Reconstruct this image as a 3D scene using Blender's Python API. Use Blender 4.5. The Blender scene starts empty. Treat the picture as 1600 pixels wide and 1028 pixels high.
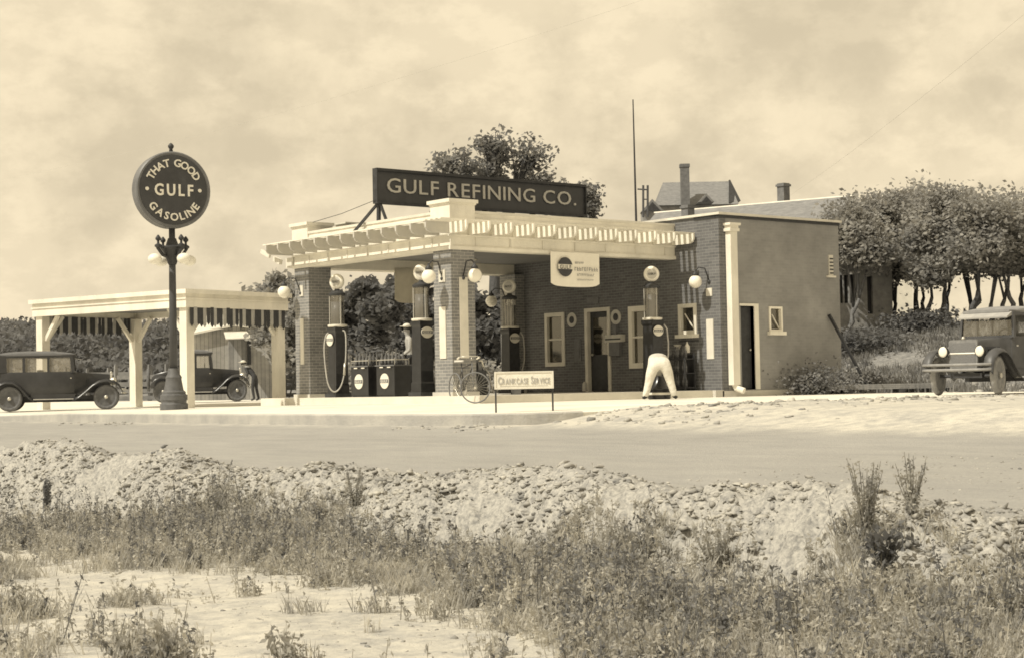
import bpy, math, random
import numpy as np
from mathutils import Vector, Matrix
R = math.radians
rnd = random.Random(7)
NR = np.random.RandomState(11)
scene = bpy.context.scene
COL = scene.collection
# ------------------------------------------------------------------ camera frame (metres, building axes)
F = 2600.177
CP = Vector((-22.949, -30.503, 0.203))
PITCH, ROLL, YAW = 0.0340, -0.0190, 0.6810
import json
def _cam():
    cy, sy = math.cos(YAW), math.sin(YAW)
    fw = Vector((sy*math.cos(PITCH), cy*math.cos(PITCH), math.sin(PITCH)))
    r0 = Vector((cy, -sy, 0)); u0 = r0.cross(fw)
    r = r0*math.cos(ROLL) + u0*math.sin(ROLL); u = -r0*math.sin(ROLL) + u0*math.cos(ROLL)
    return fw, r, u
FW, RT, UP = _cam()
def at(x, y, d):
    "a point of the place seen at photo pixel (x, y) and d metres away"
    return CP + (FW + RT*((x-800)/F) - UP*((y-514)/F))*d
def px(P):
    d = Vector(P)-CP; z = d.dot(FW)
    return 800+F*d.dot(RT)/z, 514-F*d.dot(UP)/z
H0 = Vector((math.sin(YAW), math.cos(YAW), 0)); H1 = Vector((math.cos(YAW), -math.sin(YAW), 0))
def W(t, s, z=0.0):
    "t metres right of, s metres beyond the place where the photographer stood"
    p = CP + H0*s + H1*t
    return Vector((p.x, p.y, z))
def heading(t, s):  # direction from lateral/depth components
    v = H1*t+H0*s; return math.atan2(v.y, v.x)
def gz(x, s):   # lateral offset for photo column
    return (x-800)/F*s

# ------------------------------------------------------------------ tags
def tag(o, label=None, cat=None, group=None, kind=None):
    if label: o['label'] = label
    if cat: o['category'] = cat
    if group: o['group'] = group
    if kind: o['kind'] = kind
    return o
def empty(name, loc, rz=0.0, label=None, cat=None, group=None):
    o = bpy.data.objects.new(name, None); COL.objects.link(o)
    o.empty_display_size = .2
    o.location = loc; o.rotation_euler = (0, 0, rz)
    return tag(o, label, cat, group)

# ------------------------------------------------------------------ materials (sepia print: every surface is a warm grey)
MATS = {}
def tone(v, w=1.0):
    k = min(1., v/.6)
    return (v, v*(1.03-.07*k), v*(1.12-.27*k), 1)
def mat(name, v, rough=.8, var=.15, scale=6.0, bump=.0, bscale=40., metal=0., w=1.0, v2=None, detail=6, stretch=(1,1,1), spec=.3, kind=None, kw=None):
    if name in MATS: return MATS[name]
    m = bpy.data.materials.new(name); m.use_nodes = True
    N = m.node_tree.nodes; L = m.node_tree.links
    b = N['Principled BSDF']
    b.inputs['Roughness'].default_value = rough
    b.inputs['Metallic'].default_value = metal
    b.inputs['Specular IOR Level'].default_value = spec
    tc = N.new('ShaderNodeTexCoord'); mp = N.new('ShaderNodeMapping')
    mp.inputs['Scale'].default_value = stretch
    L.new(tc.outputs['Object'], mp.inputs['Vector'])
    nz = N.new('ShaderNodeTexNoise'); nz.inputs['Scale'].default_value = scale; nz.inputs['Detail'].default_value = detail
    nz.inputs['Roughness'].default_value = .65
    L.new(mp.outputs['Vector'], nz.inputs['Vector'])
    rp = N.new('ShaderNodeValToRGB')
    lo = v*(1-var) if v2 is None else v; hi = v*(1+var) if v2 is None else v2
    rp.color_ramp.elements[0].position = .3; rp.color_ramp.elements[1].position = .7
    rp.color_ramp.elements[0].color = tone(lo, w); rp.color_ramp.elements[1].color = tone(min(hi, .9), w)
    L.new(nz.outputs['Fac'], rp.inputs['Fac'])
    col = rp.outputs['Color']; hgt = nz.outputs['Fac']
    if kind == 'brick':
        sep = N.new('ShaderNodeSeparateXYZ'); L.new(tc.outputs['Object'], sep.inputs[0])
        ad = N.new('ShaderNodeMath'); ad.operation = 'ADD'; L.new(sep.outputs['X'], ad.inputs[0]); L.new(sep.outputs['Y'], ad.inputs[1])
        cb = N.new('ShaderNodeCombineXYZ'); L.new(ad.outputs[0], cb.inputs['X']); L.new(sep.outputs['Z'], cb.inputs['Y'])
        bt = N.new('ShaderNodeTexBrick'); bt.inputs['Scale'].default_value = 1.0
        bt.inputs['Brick Width'].default_value = .215; bt.inputs['Row Height'].default_value = .075
        bt.inputs['Mortar Size'].default_value = .006; bt.inputs['Mortar Smooth'].default_value = .3; bt.inputs['Bias'].default_value = -.1
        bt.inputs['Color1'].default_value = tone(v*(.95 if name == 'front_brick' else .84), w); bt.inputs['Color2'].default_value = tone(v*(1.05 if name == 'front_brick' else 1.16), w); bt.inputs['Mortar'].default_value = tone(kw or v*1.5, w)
        L.new(cb.outputs[0], bt.inputs['Vector'])
        mx = N.new('ShaderNodeMix'); mx.data_type = 'RGBA'; mx.blend_type = 'MULTIPLY'; mx.inputs['Factor'].default_value = .75
        n2 = N.new('ShaderNodeTexNoise'); n2.inputs['Scale'].default_value = 1.1; n2.inputs['Detail'].default_value = 8; n2.inputs['Roughness'].default_value = .6
        L.new(tc.outputs['Object'], n2.inputs['Vector'])
        r2 = N.new('ShaderNodeValToRGB'); r2.color_ramp.elements[0].position = .3; r2.color_ramp.elements[1].position = .72
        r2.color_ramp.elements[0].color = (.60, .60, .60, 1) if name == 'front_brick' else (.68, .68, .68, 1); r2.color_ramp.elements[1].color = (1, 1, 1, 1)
        L.new(n2.outputs['Fac'], r2.inputs['Fac'])
        L.new(bt.outputs['Color'], mx.inputs['A']); L.new(r2.outputs['Color'], mx.inputs['B'])
        col = mx.outputs['Result']
        hgt = bt.outputs['Fac']
        bp = N.new('ShaderNodeBump'); bp.inputs['Strength'].default_value = .25 if name == 'front_brick' else .6; bp.inputs['Distance'].default_value = .008; bp.invert = True
        L.new(hgt, bp.inputs['Height']); L.new(bp.outputs['Normal'], b.inputs['Normal'])
    elif kind == 'boards':     # vertical boards
        sep = N.new('ShaderNodeSeparateXYZ'); L.new(tc.outputs['Object'], sep.inputs[0])
        ax = N.new('ShaderNodeMath'); ax.operation = 'ADD'
        if kw == 'z': L.new(sep.outputs['Z'], ax.inputs[0])
        else:
            L.new(sep.outputs['X'], ax.inputs[0]); L.new(sep.outputs['Y'], ax.inputs[1])
        ml = N.new('ShaderNodeMath'); ml.operation = 'MULTIPLY'; ml.inputs[1].default_value = 5.5; L.new(ax.outputs[0], ml.inputs[0])
        fr = N.new('ShaderNodeMath'); fr.operation = 'FRACT'; L.new(ml.outputs[0], fr.inputs[0])
        gp = N.new('ShaderNodeMath'); gp.operation = 'GREATER_THAN'; gp.inputs[1].default_value = .1; L.new(fr.outputs[0], gp.inputs[0])
        fl = N.new('ShaderNodeMath'); fl.operation = 'FLOOR'; L.new(ml.outputs[0], fl.inputs[0])
        wn = N.new('ShaderNodeTexWhiteNoise'); wn.noise_dimensions = '1D'; L.new(fl.outputs[0], wn.inputs['W'])
        mr = N.new('ShaderNodeMapRange'); mr.inputs['To Min'].default_value = .7; mr.inputs['To Max'].default_value = 1.1; L.new(wn.outputs['Value'], mr.inputs['Value'])
        m2 = N.new('ShaderNodeMath'); m2.operation = 'MULTIPLY'; L.new(mr.outputs[0], m2.inputs[0])
        m3 = N.new('ShaderNodeMapRange'); m3.inputs['To Min'].default_value = .45; L.new(gp.outputs[0], m3.inputs['Value']); L.new(m3.outputs[0], m2.inputs[1])
        vm = N.new('ShaderNodeVectorMath'); vm.operation = 'SCALE'; L.new(col, vm.inputs[0]); L.new(m2.outputs[0], vm.inputs['Scale'])
        col = vm.outputs[0]
    L.new(col, b.inputs['Base Color'])
    if kind == 'leaf':
        tl = N.new('ShaderNodeBsdfTranslucent'); L.new(col, tl.inputs['Color']); mxs = N.new('ShaderNodeMixShader'); mxs.inputs['Fac'].default_value = .48
        L.new(b.outputs[0], mxs.inputs[1]); L.new(tl.outputs[0], mxs.inputs[2]); L.new(mxs.outputs[0], N['Material Output'].inputs['Surface'])
    if bump and kind != 'brick':
        nb = N.new('ShaderNodeTexNoise'); nb.inputs['Scale'].default_value = bscale; nb.inputs['Detail'].default_value = 5
        L.new(tc.outputs['Object'], nb.inputs['Vector'])
        bp = N.new('ShaderNodeBump'); bp.inputs['Strength'].default_value = bump; bp.inputs['Distance'].default_value = .03
        L.new(nb.outputs['Fac'], bp.inputs['Height']); L.new(bp.outputs['Normal'], b.inputs['Normal'])
    MATS[name] = m
    return m
def glass(name, tint=.6, refl=.12):
    if name in MATS: return MATS[name]
    m = bpy.data.materials.new(name); m.use_nodes = True
    N = m.node_tree.nodes; L = m.node_tree.links; N.remove(N['Principled BSDF'])
    t = N.new('ShaderNodeBsdfTransparent'); t.inputs['Color'].default_value = (tint, tint, tint, 1)
    g = N.new('ShaderNodeBsdfGlossy'); g.inputs['Roughness'].default_value = .05; g.inputs['Color'].default_value = tone(.9)
    x = N.new('ShaderNodeMixShader'); x.inputs['Fac'].default_value = refl
    L.new(t.outputs[0], x.inputs[1]); L.new(g.outputs[0], x.inputs[2]); L.new(x.outputs[0], N['Material Output'].inputs['Surface'])
    MATS[name] = m; return m

M_white = mat('white_paint', .76, .65, .17, 1.3, .3, 22, detail=10, stretch=(1, 1, .5))
M_white2 = mat('aged_white_paint', .66, .7, .12, 2.2, .2, 30)
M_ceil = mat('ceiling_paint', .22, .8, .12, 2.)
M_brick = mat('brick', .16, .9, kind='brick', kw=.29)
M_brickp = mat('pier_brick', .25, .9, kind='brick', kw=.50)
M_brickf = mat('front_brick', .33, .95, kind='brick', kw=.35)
M_conc = mat('concrete', .56, .9, .14, 1.3, .3, 50)
M_black = mat('black_enamel', .022, .28, .3, 5., spec=.5)
M_dark = mat('dark_metal', .045, .5, .3, 6.)
M_darkpt = mat('dark_sign_enamel', .052, .42, .2, 3., spec=.4)
M_mid = mat('mid_grey_paint', .16, .6, .2, 5.)
M_letter = mat('letter_white', .72, .5, .08, 9.)
M_lettergrey = mat("letter_grey", .52, .5, .12, 9.)
M_tanink = mat('tan_ink', .40, .7, .1, 9.)
M_globe = mat('white_opal_glass', .82, .25, .02, 2., spec=.5)
M_rubber = mat('rubber', .05, .8, .3, 12.)
M_tyre = mat('dusty_tyre', .13, .9, .3, 14., .3, 60)
M_rim = mat('wheel_rim_paint', .10, .5, .3, 8.)
M_chrome = mat('nickel', .55, .35, .1, 6., metal=.6)
M_hose = mat('pale_hose', .45, .7, .2, 12.)
M_wood = mat('weathered_wood', .22, .9, .3, 4., .4, 30, stretch=(4, 4, .6))
M_bark = mat('bark', .10, .95, .35, 5., .8, 20, stretch=(3, 3, .6))
M_barkl = mat('light_bark', .15, .95, .35, 5., .8, 20, stretch=(3, 3, .6))
M_roofd = mat('dark_roofing', .09, .9, .2, 2.)
M_shing = mat('shingles', .21, .9, .25, 3., .4, 12, stretch=(1, 1, 5))
M_stone = mat('rubble_stone_wall', .30, .95, .3, 3.5, .6, 6)
M_tin = mat('tin_roof', .62, .6, .15, 2.)
M_shed = mat('grey_vertical_boards', .42, .9, .2, 3., kind='boards')
M_fence = mat('fence_boards', .20, .9, .3, 2.5)
M_cloth = mat('white_cloth', .84, .9, .04, 6., .2, 14)
M_clothb = mat('backlit_canvas', .66, .9, .06, 6., .2, 14, kind='leaf')
M_canvas = mat('striped_canvas_dark', .06, .9, .2, 6.)
M_canvasl = mat('striped_canvas_pale', .40, .9, .15, 6.)
M_skin = mat('skin', .34, .6, .1, 8.)
M_darkcloth = mat('dark_cloth', .05, .95, .25, 7.)
M_hair = mat('hair', .04, .8, .2, 20.)
M_glass = glass('window_glass', .55, .16)
M_carglass = glass('car_glass', .95, .10)
M_cyl = glass('pump_glass', .72, .22)

# ------------------------------------------------------------------ mesh builder
class MB:
    def __init__(s): s.v = []; s.f = []
    def add(s, vs, fs):
        o = len(s.v); s.v += [tuple(v) for v in vs]; s.f += [tuple(i+o for i in f) for f in fs]; return s
    def box(s, x0, x1, y0, y1, z0, z1):
        if x0 > x1: x0, x1 = x1, x0
        if y0 > y1: y0, y1 = y1, y0
        if z0 > z1: z0, z1 = z1, z0
        return s.add([(x0,y0,z0),(x1,y0,z0),(x1,y1,z0),(x0,y1,z0),(x0,y0,z1),(x1,y0,z1),(x1,y1,z1),(x0,y1,z1)],
            [(0,3,2,1),(4,5,6,7),(0,1,5,4),(1,2,6,5),(2,3,7,6),(3,0,4,7)])
    def hexa(s, p):   # 4 bottom, 4 top
        return s.add(p, [(0,3,2,1),(4,5,6,7),(0,1,5,4),(1,2,6,5),(2,3,7,6),(3,0,4,7)])
    def bar(s, a, b, w, h, up=(0,0,1)):
        a = Vector(a); b = Vector(b); d = (b-a).normalized(); sd = d.cross(Vector(up))
        if sd.length < 1e-4: sd = d.cross(Vector((1,0,0)))
        sd.normalize(); u = sd.cross(d).normalized(); sd *= w/2; u *= h/2
        return s.hexa([a-sd-u, a+sd-u, b+sd-u, b-sd-u, a-sd+u, a+sd+u, b+sd+u, b-sd+u])
    def loft(s, rings, caps=True, close=True):
        o = len(s.v); n = len(rings[0])
        for r in rings: s.v += [tuple(p) for p in r]
        for i in range(len(rings)-1):
            for j in range(n if close else n-1):
                k = (j+1) % n
                s.f.append((o+i*n+j, o+i*n+k, o+(i+1)*n+k, o+(i+1)*n+j))
        if caps and close:
            s.f.append(tuple(o+j for j in reversed(range(n))))
            s.f.append(tuple(o+(len(rings)-1)*n+j for j in range(n)))
        return s
    def tube(s, pts, r, n=8, caps=True):
        pts = [Vector(p) for p in pts]; m = len(pts)
        rs = r if isinstance(r, (list, tuple)) else [r]*m
        rings = []; ref = None
        for i, p in enumerate(pts):
            d = (pts[min(i+1, m-1)]-pts[max(i-1, 0)]).normalized()
            if ref is None:
                ref = d.cross(Vector((0,0,1)))
                if ref.length < .05: ref = d.cross(Vector((1,0,0)))
            ref = (ref - d*ref.dot(d)).normalized(); b = d.cross(ref)
            rings.append([p + (ref*math.cos(a)+b*math.sin(a))*rs[i] for a in (2*math.pi*k/n for k in range(n))])
        return s.loft(rings, caps)
    def lathe(s, prof, c=(0,0,0), n=20, axis='z'):
        rings = []
        for r, z in prof:
            ring = []
            for k in range(n):
                a = 2*math.pi*k/n; x, y = r*math.cos(a), r*math.sin(a)
                if axis == 'z': p = (c[0]+x, c[1]+y, c[2]+z)
                elif axis == 'y': p = (c[0]+x, c[1]+z, c[2]+y)
                else: p = (c[0]+z, c[1]+x, c[2]+y)
                ring.append(p)
            rings.append(ring)
        return s.loft(rings)
    def ball(s, c, r, n=16, m=10, sc=(1,1,1)):
        prof = [(max(1e-4, r*math.sin(math.pi*i/m)), -r*math.cos(math.pi*i/m)) for i in range(m+1)]
        o = len(s.v); s.lathe(prof, (0,0,0), n)
        for i in range(o, len(s.v)):
            v = s.v[i]; s.v[i] = (c[0]+v[0]*sc[0], c[1]+v[1]*sc[1], c[2]+v[2]*sc[2])
        return s
    def prism(s, poly, a0, a1, axis='y'):
        def P(u, w, a): return {'y': (u, a, w), 'x': (a, u, w), 'z': (u, w, a)}[axis]
        n = len(poly)
        return s.add([P(u, w, a0) for u, w in poly]+[P(u, w, a1) for u, w in poly],
            [tuple(range(n)), tuple(reversed(range(n, 2*n)))]+[(i, i+n, (i+1)%n+n, (i+1)%n) for i in range(n)])
    def xf(s, M, start=0):
        for i in range(start, len(s.v)): s.v[i] = tuple(M @ Vector(s.v[i]))
        return s
    def merge(s, o, M=None):
        return s.add([M @ Vector(v) for v in o.v] if M else o.v, o.f)
    def build(s, name, m, parent=None, smooth=False, world=False, auto=False):
        v = s.v
        if world and parent is not None:
            L0 = Vector((0,0,0)); q = parent
            while q is not None: L0 += q.location; q = q.parent
            v = [(a[0]-L0.x, a[1]-L0.y, a[2]-L0.z) for a in v]
        org = None
        if parent is None and v:      # a thing that is one mesh gets its origin at its base
            xs = [a[0] for a in v]; ys = [a[1] for a in v]; zs = [a[2] for a in v]
            org = Vector(((min(xs)+max(xs))/2, (min(ys)+max(ys))/2, min(zs)))
            v = [(a[0]-org.x, a[1]-org.y, a[2]-org.z) for a in v]
        me = bpy.data.meshes.new(name); me.from_pydata(v, [], s.f); me.update()
        import bmesh
        bm = bmesh.new(); bm.from_mesh(me); bmesh.ops.recalc_face_normals(bm, faces=bm.faces); bm.to_mesh(me); bm.free()
        me.materials.append(m)
        o = bpy.data.objects.new(name, me); COL.objects.link(o)
        if smooth:
            me.polygons.foreach_set('use_smooth', [True]*len(me.polygons))
            if auto:
                try: me.set_sharp_from_angle(angle=R(38))
                except Exception: pass
        if org is not None: o.location = org
        if parent is not None: o.parent = parent
        return o
def np_mesh(name, V, Fq, m, parent=None, smooth=False, world=False):
    "quads from numpy arrays"
    V = np.asarray(V, dtype=np.float32).reshape(-1, 3)
    org = None
    if parent is None:
        org = np.array([V[:,0].mean(), V[:,1].mean(), V[:,2].min()], dtype=np.float32); V = V-org
    elif world:
        V = V-np.array(parent.location, dtype=np.float32)
    Fq = np.asarray(Fq, dtype=np.int32); n = Fq.shape[0]; k = Fq.shape[1]
    me = bpy.data.meshes.new(name); me.vertices.add(len(V)); me.vertices.foreach_set('co', V.ravel())
    me.loops.add(n*k); me.loops.foreach_set('vertex_index', Fq.ravel())
    me.polygons.add(n); me.polygons.foreach_set('loop_start', np.arange(0, n*k, k, dtype=np.int32))
    try: me.polygons.foreach_set('loop_total', np.full(n, k, dtype=np.int32))
    except Exception: pass
    me.update(calc_edges=True); me.validate()
    if smooth: me.polygons.foreach_set('use_smooth', np.ones(n, dtype=bool))
    me.materials.append(m)
    o = bpy.data.objects.new(name, me); COL.objects.link(o)
    if org is not None: o.location = [float(a) for a in org]
    if parent is not None: o.parent = parent
    return o
def copy_tree(o, parent=None):
    c = o.copy(); COL.objects.link(c); c.parent = parent
    for ch in [q for q in bpy.data.objects if q.parent == o and q != c]: copy_tree(ch, c)
    return c

# ------------------------------------------------------------------ lettering
_g = {}
def glyph(ch, off=0.0, depth=.012):
    k = (ch, off, depth)
    if k not in _g:
        cu = bpy.data.curves.new('g', 'FONT'); cu.body = ch; cu.size = 1.0; cu.offset = off; cu.extrude = depth; cu.resolution_u = 3
        ob = bpy.data.objects.new('g', cu); COL.objects.link(ob)
        dg = bpy.context.evaluated_depsgraph_get(); dg.update()
        me = bpy.data.meshes.new_from_object(ob.evaluated_get(dg))
        vs = [tuple(v.co) for v in me.vertices]; fs = [tuple(p.vertices) for p in me.polygons]
        bpy.data.objects.remove(ob); bpy.data.curves.remove(cu); bpy.data.meshes.remove(me)
        x0 = min(v[0] for v in vs); x1 = max(v[0] for v in vs)
        _g[k] = ([(v[0]-x0, v[1], v[2]) for v in vs], fs, x1-x0)
    return _g[k]
CAP = .729
def text_mb(txt, width, height, off=.012, depth=.02, gap=.14, sizes=None, space=.4):
    "flat text in x (along) / z (up), facing -y, centred, scaled to width and cap height"
    mb = MB(); x = 0
    for i, ch in enumerate(txt):
        if ch == ' ': x += space; continue
        vs, fs, w = glyph(ch, off, depth)
        sc = sizes[i] if sizes else 1
        mb.add([(x+v[0]*sc, -v[2], v[1]*sc) for v in vs], fs); x += w*sc+gap
    x -= gap
    mb.v = [((v[0]-x/2)*width/x, v[1], (v[2]/CAP-.5)*height) for v in mb.v]
    return mb

# ------------------------------------------------------------------ GROUND
def sm(a, b, x):
    t = np.clip((x-a)/(b-a), 0, 1); return t*t*(3-2*t)
def vnoise(x, y, f, seed=0):
    x = np.asarray(x)*f; y = np.asarray(y)*f
    xi = np.floor(x); yi = np.floor(y); fx = x-xi; fy = y-yi
    fx = fx*fx*(3-2*fx); fy = fy*fy*(3-2*fy)
    def h(a, b):
        q = np.sin(a*127.1+b*311.7+seed*74.7)*43758.5453; return q-np.floor(q)
    return (h(xi, yi)*(1-fx)+h(xi+1, yi)*fx)*(1-fy)+(h(xi, yi+1)*(1-fx)+h(xi+1, yi+1)*fx)*fy
def fbm(x, y, f, o=4, seed=0):
    r = 0; a = .5; t = 0
    for i in range(o):
        r = r+a*vnoise(x, y, f, seed+i*3.1); t += a; a *= .55; f *= 2.03
    return r/t
def lateral(X, Y):
    return (X-CP.x)*H1.x+(Y-CP.y)*H1.y, (X-CP.x)*H0.x+(Y-CP.y)*H0.y
def hz(X, Y):
    X = np.asarray(X, float); Y = np.asarray(Y, float)
    z = -1.42+.0*X
    z = z+.10*(fbm(X, Y, .5, 3, 5)-.5)*sm(-13.6, -15.4, X)
    road = -.80+.38*(X+12.3)/5.3
    inside = sm(-11.3, -10.75, Y)*(1-sm(12.0, 12.6, X))*(1-sm(47, 48, Y))
    road = np.where(X > -7, -.42+.245*sm(-7.4, -4.6, X)*(1-inside), road)
    z = z+(road-z)*sm(-13.9, -12.5, X)
    yy = sm(-22.5, -11, Y)
    crest = (.29+.06*yy)*np.exp(-((X+13.1-.25*np.sin(Y*.6)-.25*np.sin(Y*1.7+1))/.62)**2)
    lump = .65+.6*fbm(X, Y, .55, 3, 2)
    z = z+crest*lump
    rough = np.exp(-((X+13.5)/1.15)**2)
    z = z+rough*(.17*(fbm(X, Y, 2.4, 4, 9)-.5)+.26*(np.abs(fbm(X, Y, 5., 4, 19)-.5)*2-.25))
    z = z+.035*(fbm(X, Y, 3.2, 3, 29)-.5)*sm(-12.8, -14.5, X)
    z = z+.02*(fbm(X, Y, .8, 3, 39)-.5)
    # lumps of spoil beside the pavement corner
    z = z+.09*np.exp(-((Y+13.2)/1.4)**2)*sm(-7.5, -6, X)*sm(6, 0, X)*fbm(X, Y, 2.2, 3, 3)
    # grassy bank to the right of the station
    bank = 2.15*sm(12.9, 25., X+.35*np.minimum(Y+1, 0)*.0)+.4*(fbm(X, Y, .25, 3, 4)-.5)*sm(13, 20, X)
    t, s = lateral(X, Y)
    right = sm(4.5, 9.5, t-.0*s)
    z = z+bank*right
    left = sm(4, -6, t)*sm(78, 190, s)
    z = z+4.9*left*(.75+.5*fbm(X, Y, .02, 3, 8))
    z = z+.15*sm(14, 22, X)*(1-right)
    return z
def lines(segs):
    out = [segs[0][0]]
    for a, b, st in segs:
        n = max(1, int(round((b-a)/st))); out += [a+(b-a)*(i+1)/n for i in range(n)]
    return np.array(out)
gx = lines([(-900,-60,120),(-60,-24,6),(-24,-20,.6),(-20,-12.2,.055),(-12.2,-5,.25),(-5,30,.6),(30,120,5),(120,1500,90)])
gy = lines([(-900,-60,120),(-60,-29,4),(-29,-27,.4),(-27,-8,.075),(-8,0,.2),(0,30,.8),(30,120,5),(120,1500,90)])
GX, GY = np.meshgrid(gx, gy); GZ = hz(GX, GY)
nx, ny = len(gx), len(gy)
idx = np.arange(nx*ny).reshape(ny, nx)
Fq = np.stack([idx[:-1,:-1], idx[:-1,1:], idx[1:,1:], idx[1:,:-1]], -1).reshape(-1, 4)
# ground material: pale caliche, wheel-worn road, grassy bank
def ground_mat():
    m = bpy.data.materials.new('ground_dirt'); m.use_nodes = True
    N = m.node_tree.nodes; L = m.node_tree.links; b = N['Principled BSDF']
    b.inputs['Roughness'].default_value = .95; b.inputs['Specular IOR Level'].default_value = .1
    g = N.new('ShaderNodeNewGeometry'); sp = N.new('ShaderNodeSeparateXYZ'); L.new(g.outputs['Position'], sp.inputs[0])
    def noise(sc, det=6, st=(1,1,1), ro=.6):
        mp = N.new('ShaderNodeMapping'); mp.inputs['Scale'].default_value = st; L.new(g.outputs['Position'], mp.inputs[0])
        n = N.new('ShaderNodeTexNoise'); n.inputs['Scale'].default_value = sc; n.inputs['Detail'].default_value = det; n.inputs['Roughness'].default_value = ro
        L.new(mp.outputs[0], n.inputs['Vector']); return n.outputs['Fac']
    def ramp(f, p0, c0, p1, c1):
        r = N.new('ShaderNodeValToRGB'); e = r.color_ramp.elements
        e[0].position = p0; e[0].color = tone(c0, .9); e[1].position = p1; e[1].color = tone(c1, .9); L.new(f, r.inputs[0]); return r.outputs[0]
    def mr(f, a, b_, c=0., d=1.):
        r = N.new('ShaderNodeMapRange'); r.interpolation_type = 'SMOOTHSTEP'
        for i, v in zip((1,2,3,4), (a, b_, c, d)): r.inputs[i].default_value = v
        L.new(f, r.inputs[0]); return r.outputs[0]
    def mix(f, a, c):
        x = N.new('ShaderNodeMix'); x.data_type = 'RGBA'; L.new(f, x.inputs['Factor']); L.new(a, x.inputs['A']); L.new(c, x.inputs['B']); return x.outputs['Result']
    def math_(op, a, c):
        q = N.new('ShaderNodeMath'); q.operation = op
        for i, v in enumerate((a, c)):
            if isinstance(v, (int, float)): q.inputs[i].default_value = v
            else: L.new(v, q.inputs[i])
        return q.outputs[0]
    dirt = mix(noise(14., 8), ramp(noise(1.1, 8), .32, .40, .62, .60), ramp(noise(5., 8, ro=.75), .38, .26, .60, .60))
    rub = mix(noise(9., 5), ramp(noise(11., 6, ro=.8), .42, .13, .56, .46), ramp(noise(26., 4), .38, .16, .58, .44))
    road = mix(noise(.7, 5, (3., .35, 1)), ramp(noise(2.2, 8, (1.6, .35, 1)), .3, .30, .7, .42), ramp(noise(24., 6), .3, .31, .7, .43))
    grass = mix(noise(1.2, 5), ramp(noise(3.5, 8, ro=.8), .36, .10, .62, .30), ramp(noise(9., 8, ro=.8), .4, .12, .66, .42))
    wob = math_('MULTIPLY', math_('SUBTRACT', noise(1.7, 5), .5), 1.2)
    X = math_('ADD', sp.outputs['X'], wob)
    a = mix(math_('MULTIPLY', mr(X, -15.2, -14.2), .8), dirt, rub)
    def band(c, w_):
        return mr(math_('ABSOLUTE', math_('SUBTRACT', math_('ADD', sp.outputs['X'], math_('MULTIPLY', wob, .25)), c), 0.), w_, 0., 1., 0.)
    rut = math_('MULTIPLY', math_('MAXIMUM', math_('MAXIMUM', band(-11.2, .22), band(-9.75, .25)), band(-8.3, .22)), noise(.8, 5, (1, .4, 1)))
    dk = N.new('ShaderNodeMix'); dk.data_type = 'RGBA'; dk.blend_type = 'MULTIPLY'; L.new(rut, dk.inputs['Factor']); L.new(road, dk.inputs['A']); dk.inputs['B'].default_value = (.74, .74, .74, 1); road = dk.outputs['Result']
    a = mix(mr(X, -12.75, -12.35), a, road)
    a = mix(mr(X, -7.6, -6.6), a, dirt)
    Yw = math_('ADD', sp.outputs['Y'], math_('MULTIPLY', wob, 2.))
    a = mix(math_('MULTIPLY', mr(X, 11.5, 13.2), 1.), a, grass)
    L.new(a, b.inputs['Base Color'])
    bp = N.new('ShaderNodeBump'); bp.inputs['Strength'].default_value = .55; bp.inputs['Distance'].default_value = .035
    L.new(noise(30., 6, ro=.7), bp.inputs['Height']); L.new(bp.outputs[0], b.inputs['Normal'])
    return m
M_ground = ground_mat()
go = np_mesh('ground', np.stack([GX, GY, GZ], -1).reshape(-1, 3), Fq, M_ground, smooth=True)
tag(go, kind='structure')
def gh(x, y): return float(hz(np.array([x]), np.array([y]))[0])

# paved apron of the station forecourt: a raised sheet with a kerb of its own along both streets
def apz(X, Y): return -.255+.085*float(sm(-7, -1, np.array(X)))-.10*float(sm(6, 12, np.array(Y))*(1-sm(2, 8, np.array(X))))
def apron():
    r = 2.2; x0, y0, x1, y1 = -7.0, -10.6, 12.2, 48.
    ol = [(x0+r-r*math.sin(a), y0+r-r*math.cos(a)) for a in [R(90*i/8) for i in range(9)]]    # corner from bottom to left
    mb = MB()
    xs = list(lines([(x0, x0+r, r/8), (x0+r, 0, .8), (0, x1, 2)])); ys = list(lines([(y0, 0, 1.), (0, y1, 4)]))
    def ylow(x):
        if x >= x0+r: return y0
        d = (x0+r-x); return y0+r-math.sqrt(max(0, r*r-d*d))
    V = []; 
    for x in xs:
        yl = ylow(x)
        for j, y in enumerate(ys):
            yy = yl+(y-y0)*(y1-yl)/(y1-y0)
            V.append((x, yy, apz(x, yy)))
    n = len(ys); Fs = [(i*n+j, i*n+j+1, (i+1)*n+j+1, (i+1)*n+j) for i in range(len(xs)-1) for j in range(n-1)]
    mb.add(V, Fs)
    # skirts
    top = [V[j] for j in reversed(range(n))]+[V[i*n] for i in range(1, len(xs))]
    o = len(mb.v); mb.v += top+[(p[0], p[1], p[2]-.35) for p in top]; k = len(top)
    mb.f += [(o+i, o+i+1, o+k+i+1, o+k+i) for i in range(k-1)]
    # kerb lip, slightly proud
    kb = MB(); rings = []
    top = [p for p in top if p[0] < -5.2]; k = len(top)
    for i, p in enumerate(top):
        a = Vector(top[max(i-1, 0)]); b = Vector(top[min(i+1, k-1)]); d = (b-a); d.z = 0; d.normalize(); nrm = Vector((d.y, -d.x, 0))
        c = Vector(p); out = -nrm if (c+nrm-Vector((2, 5, 0))).length > (c-Vector((2, 5, 0))).length else nrm
        inn = out; ou = -out
        rings.append([c+ou*.03+Vector((0,0,-.4)), c+ou*.03+Vector((0,0,.0)), c+ou*.01+Vector((0,0,.022)), c+inn*.14+Vector((0,0,.022)), c+inn*.15+Vector((0,0,-.03)), c+inn*.1+Vector((0,0,-.4))])
    kb.loft(rings)
    return mb, kb
ap, kb = apron()
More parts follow.
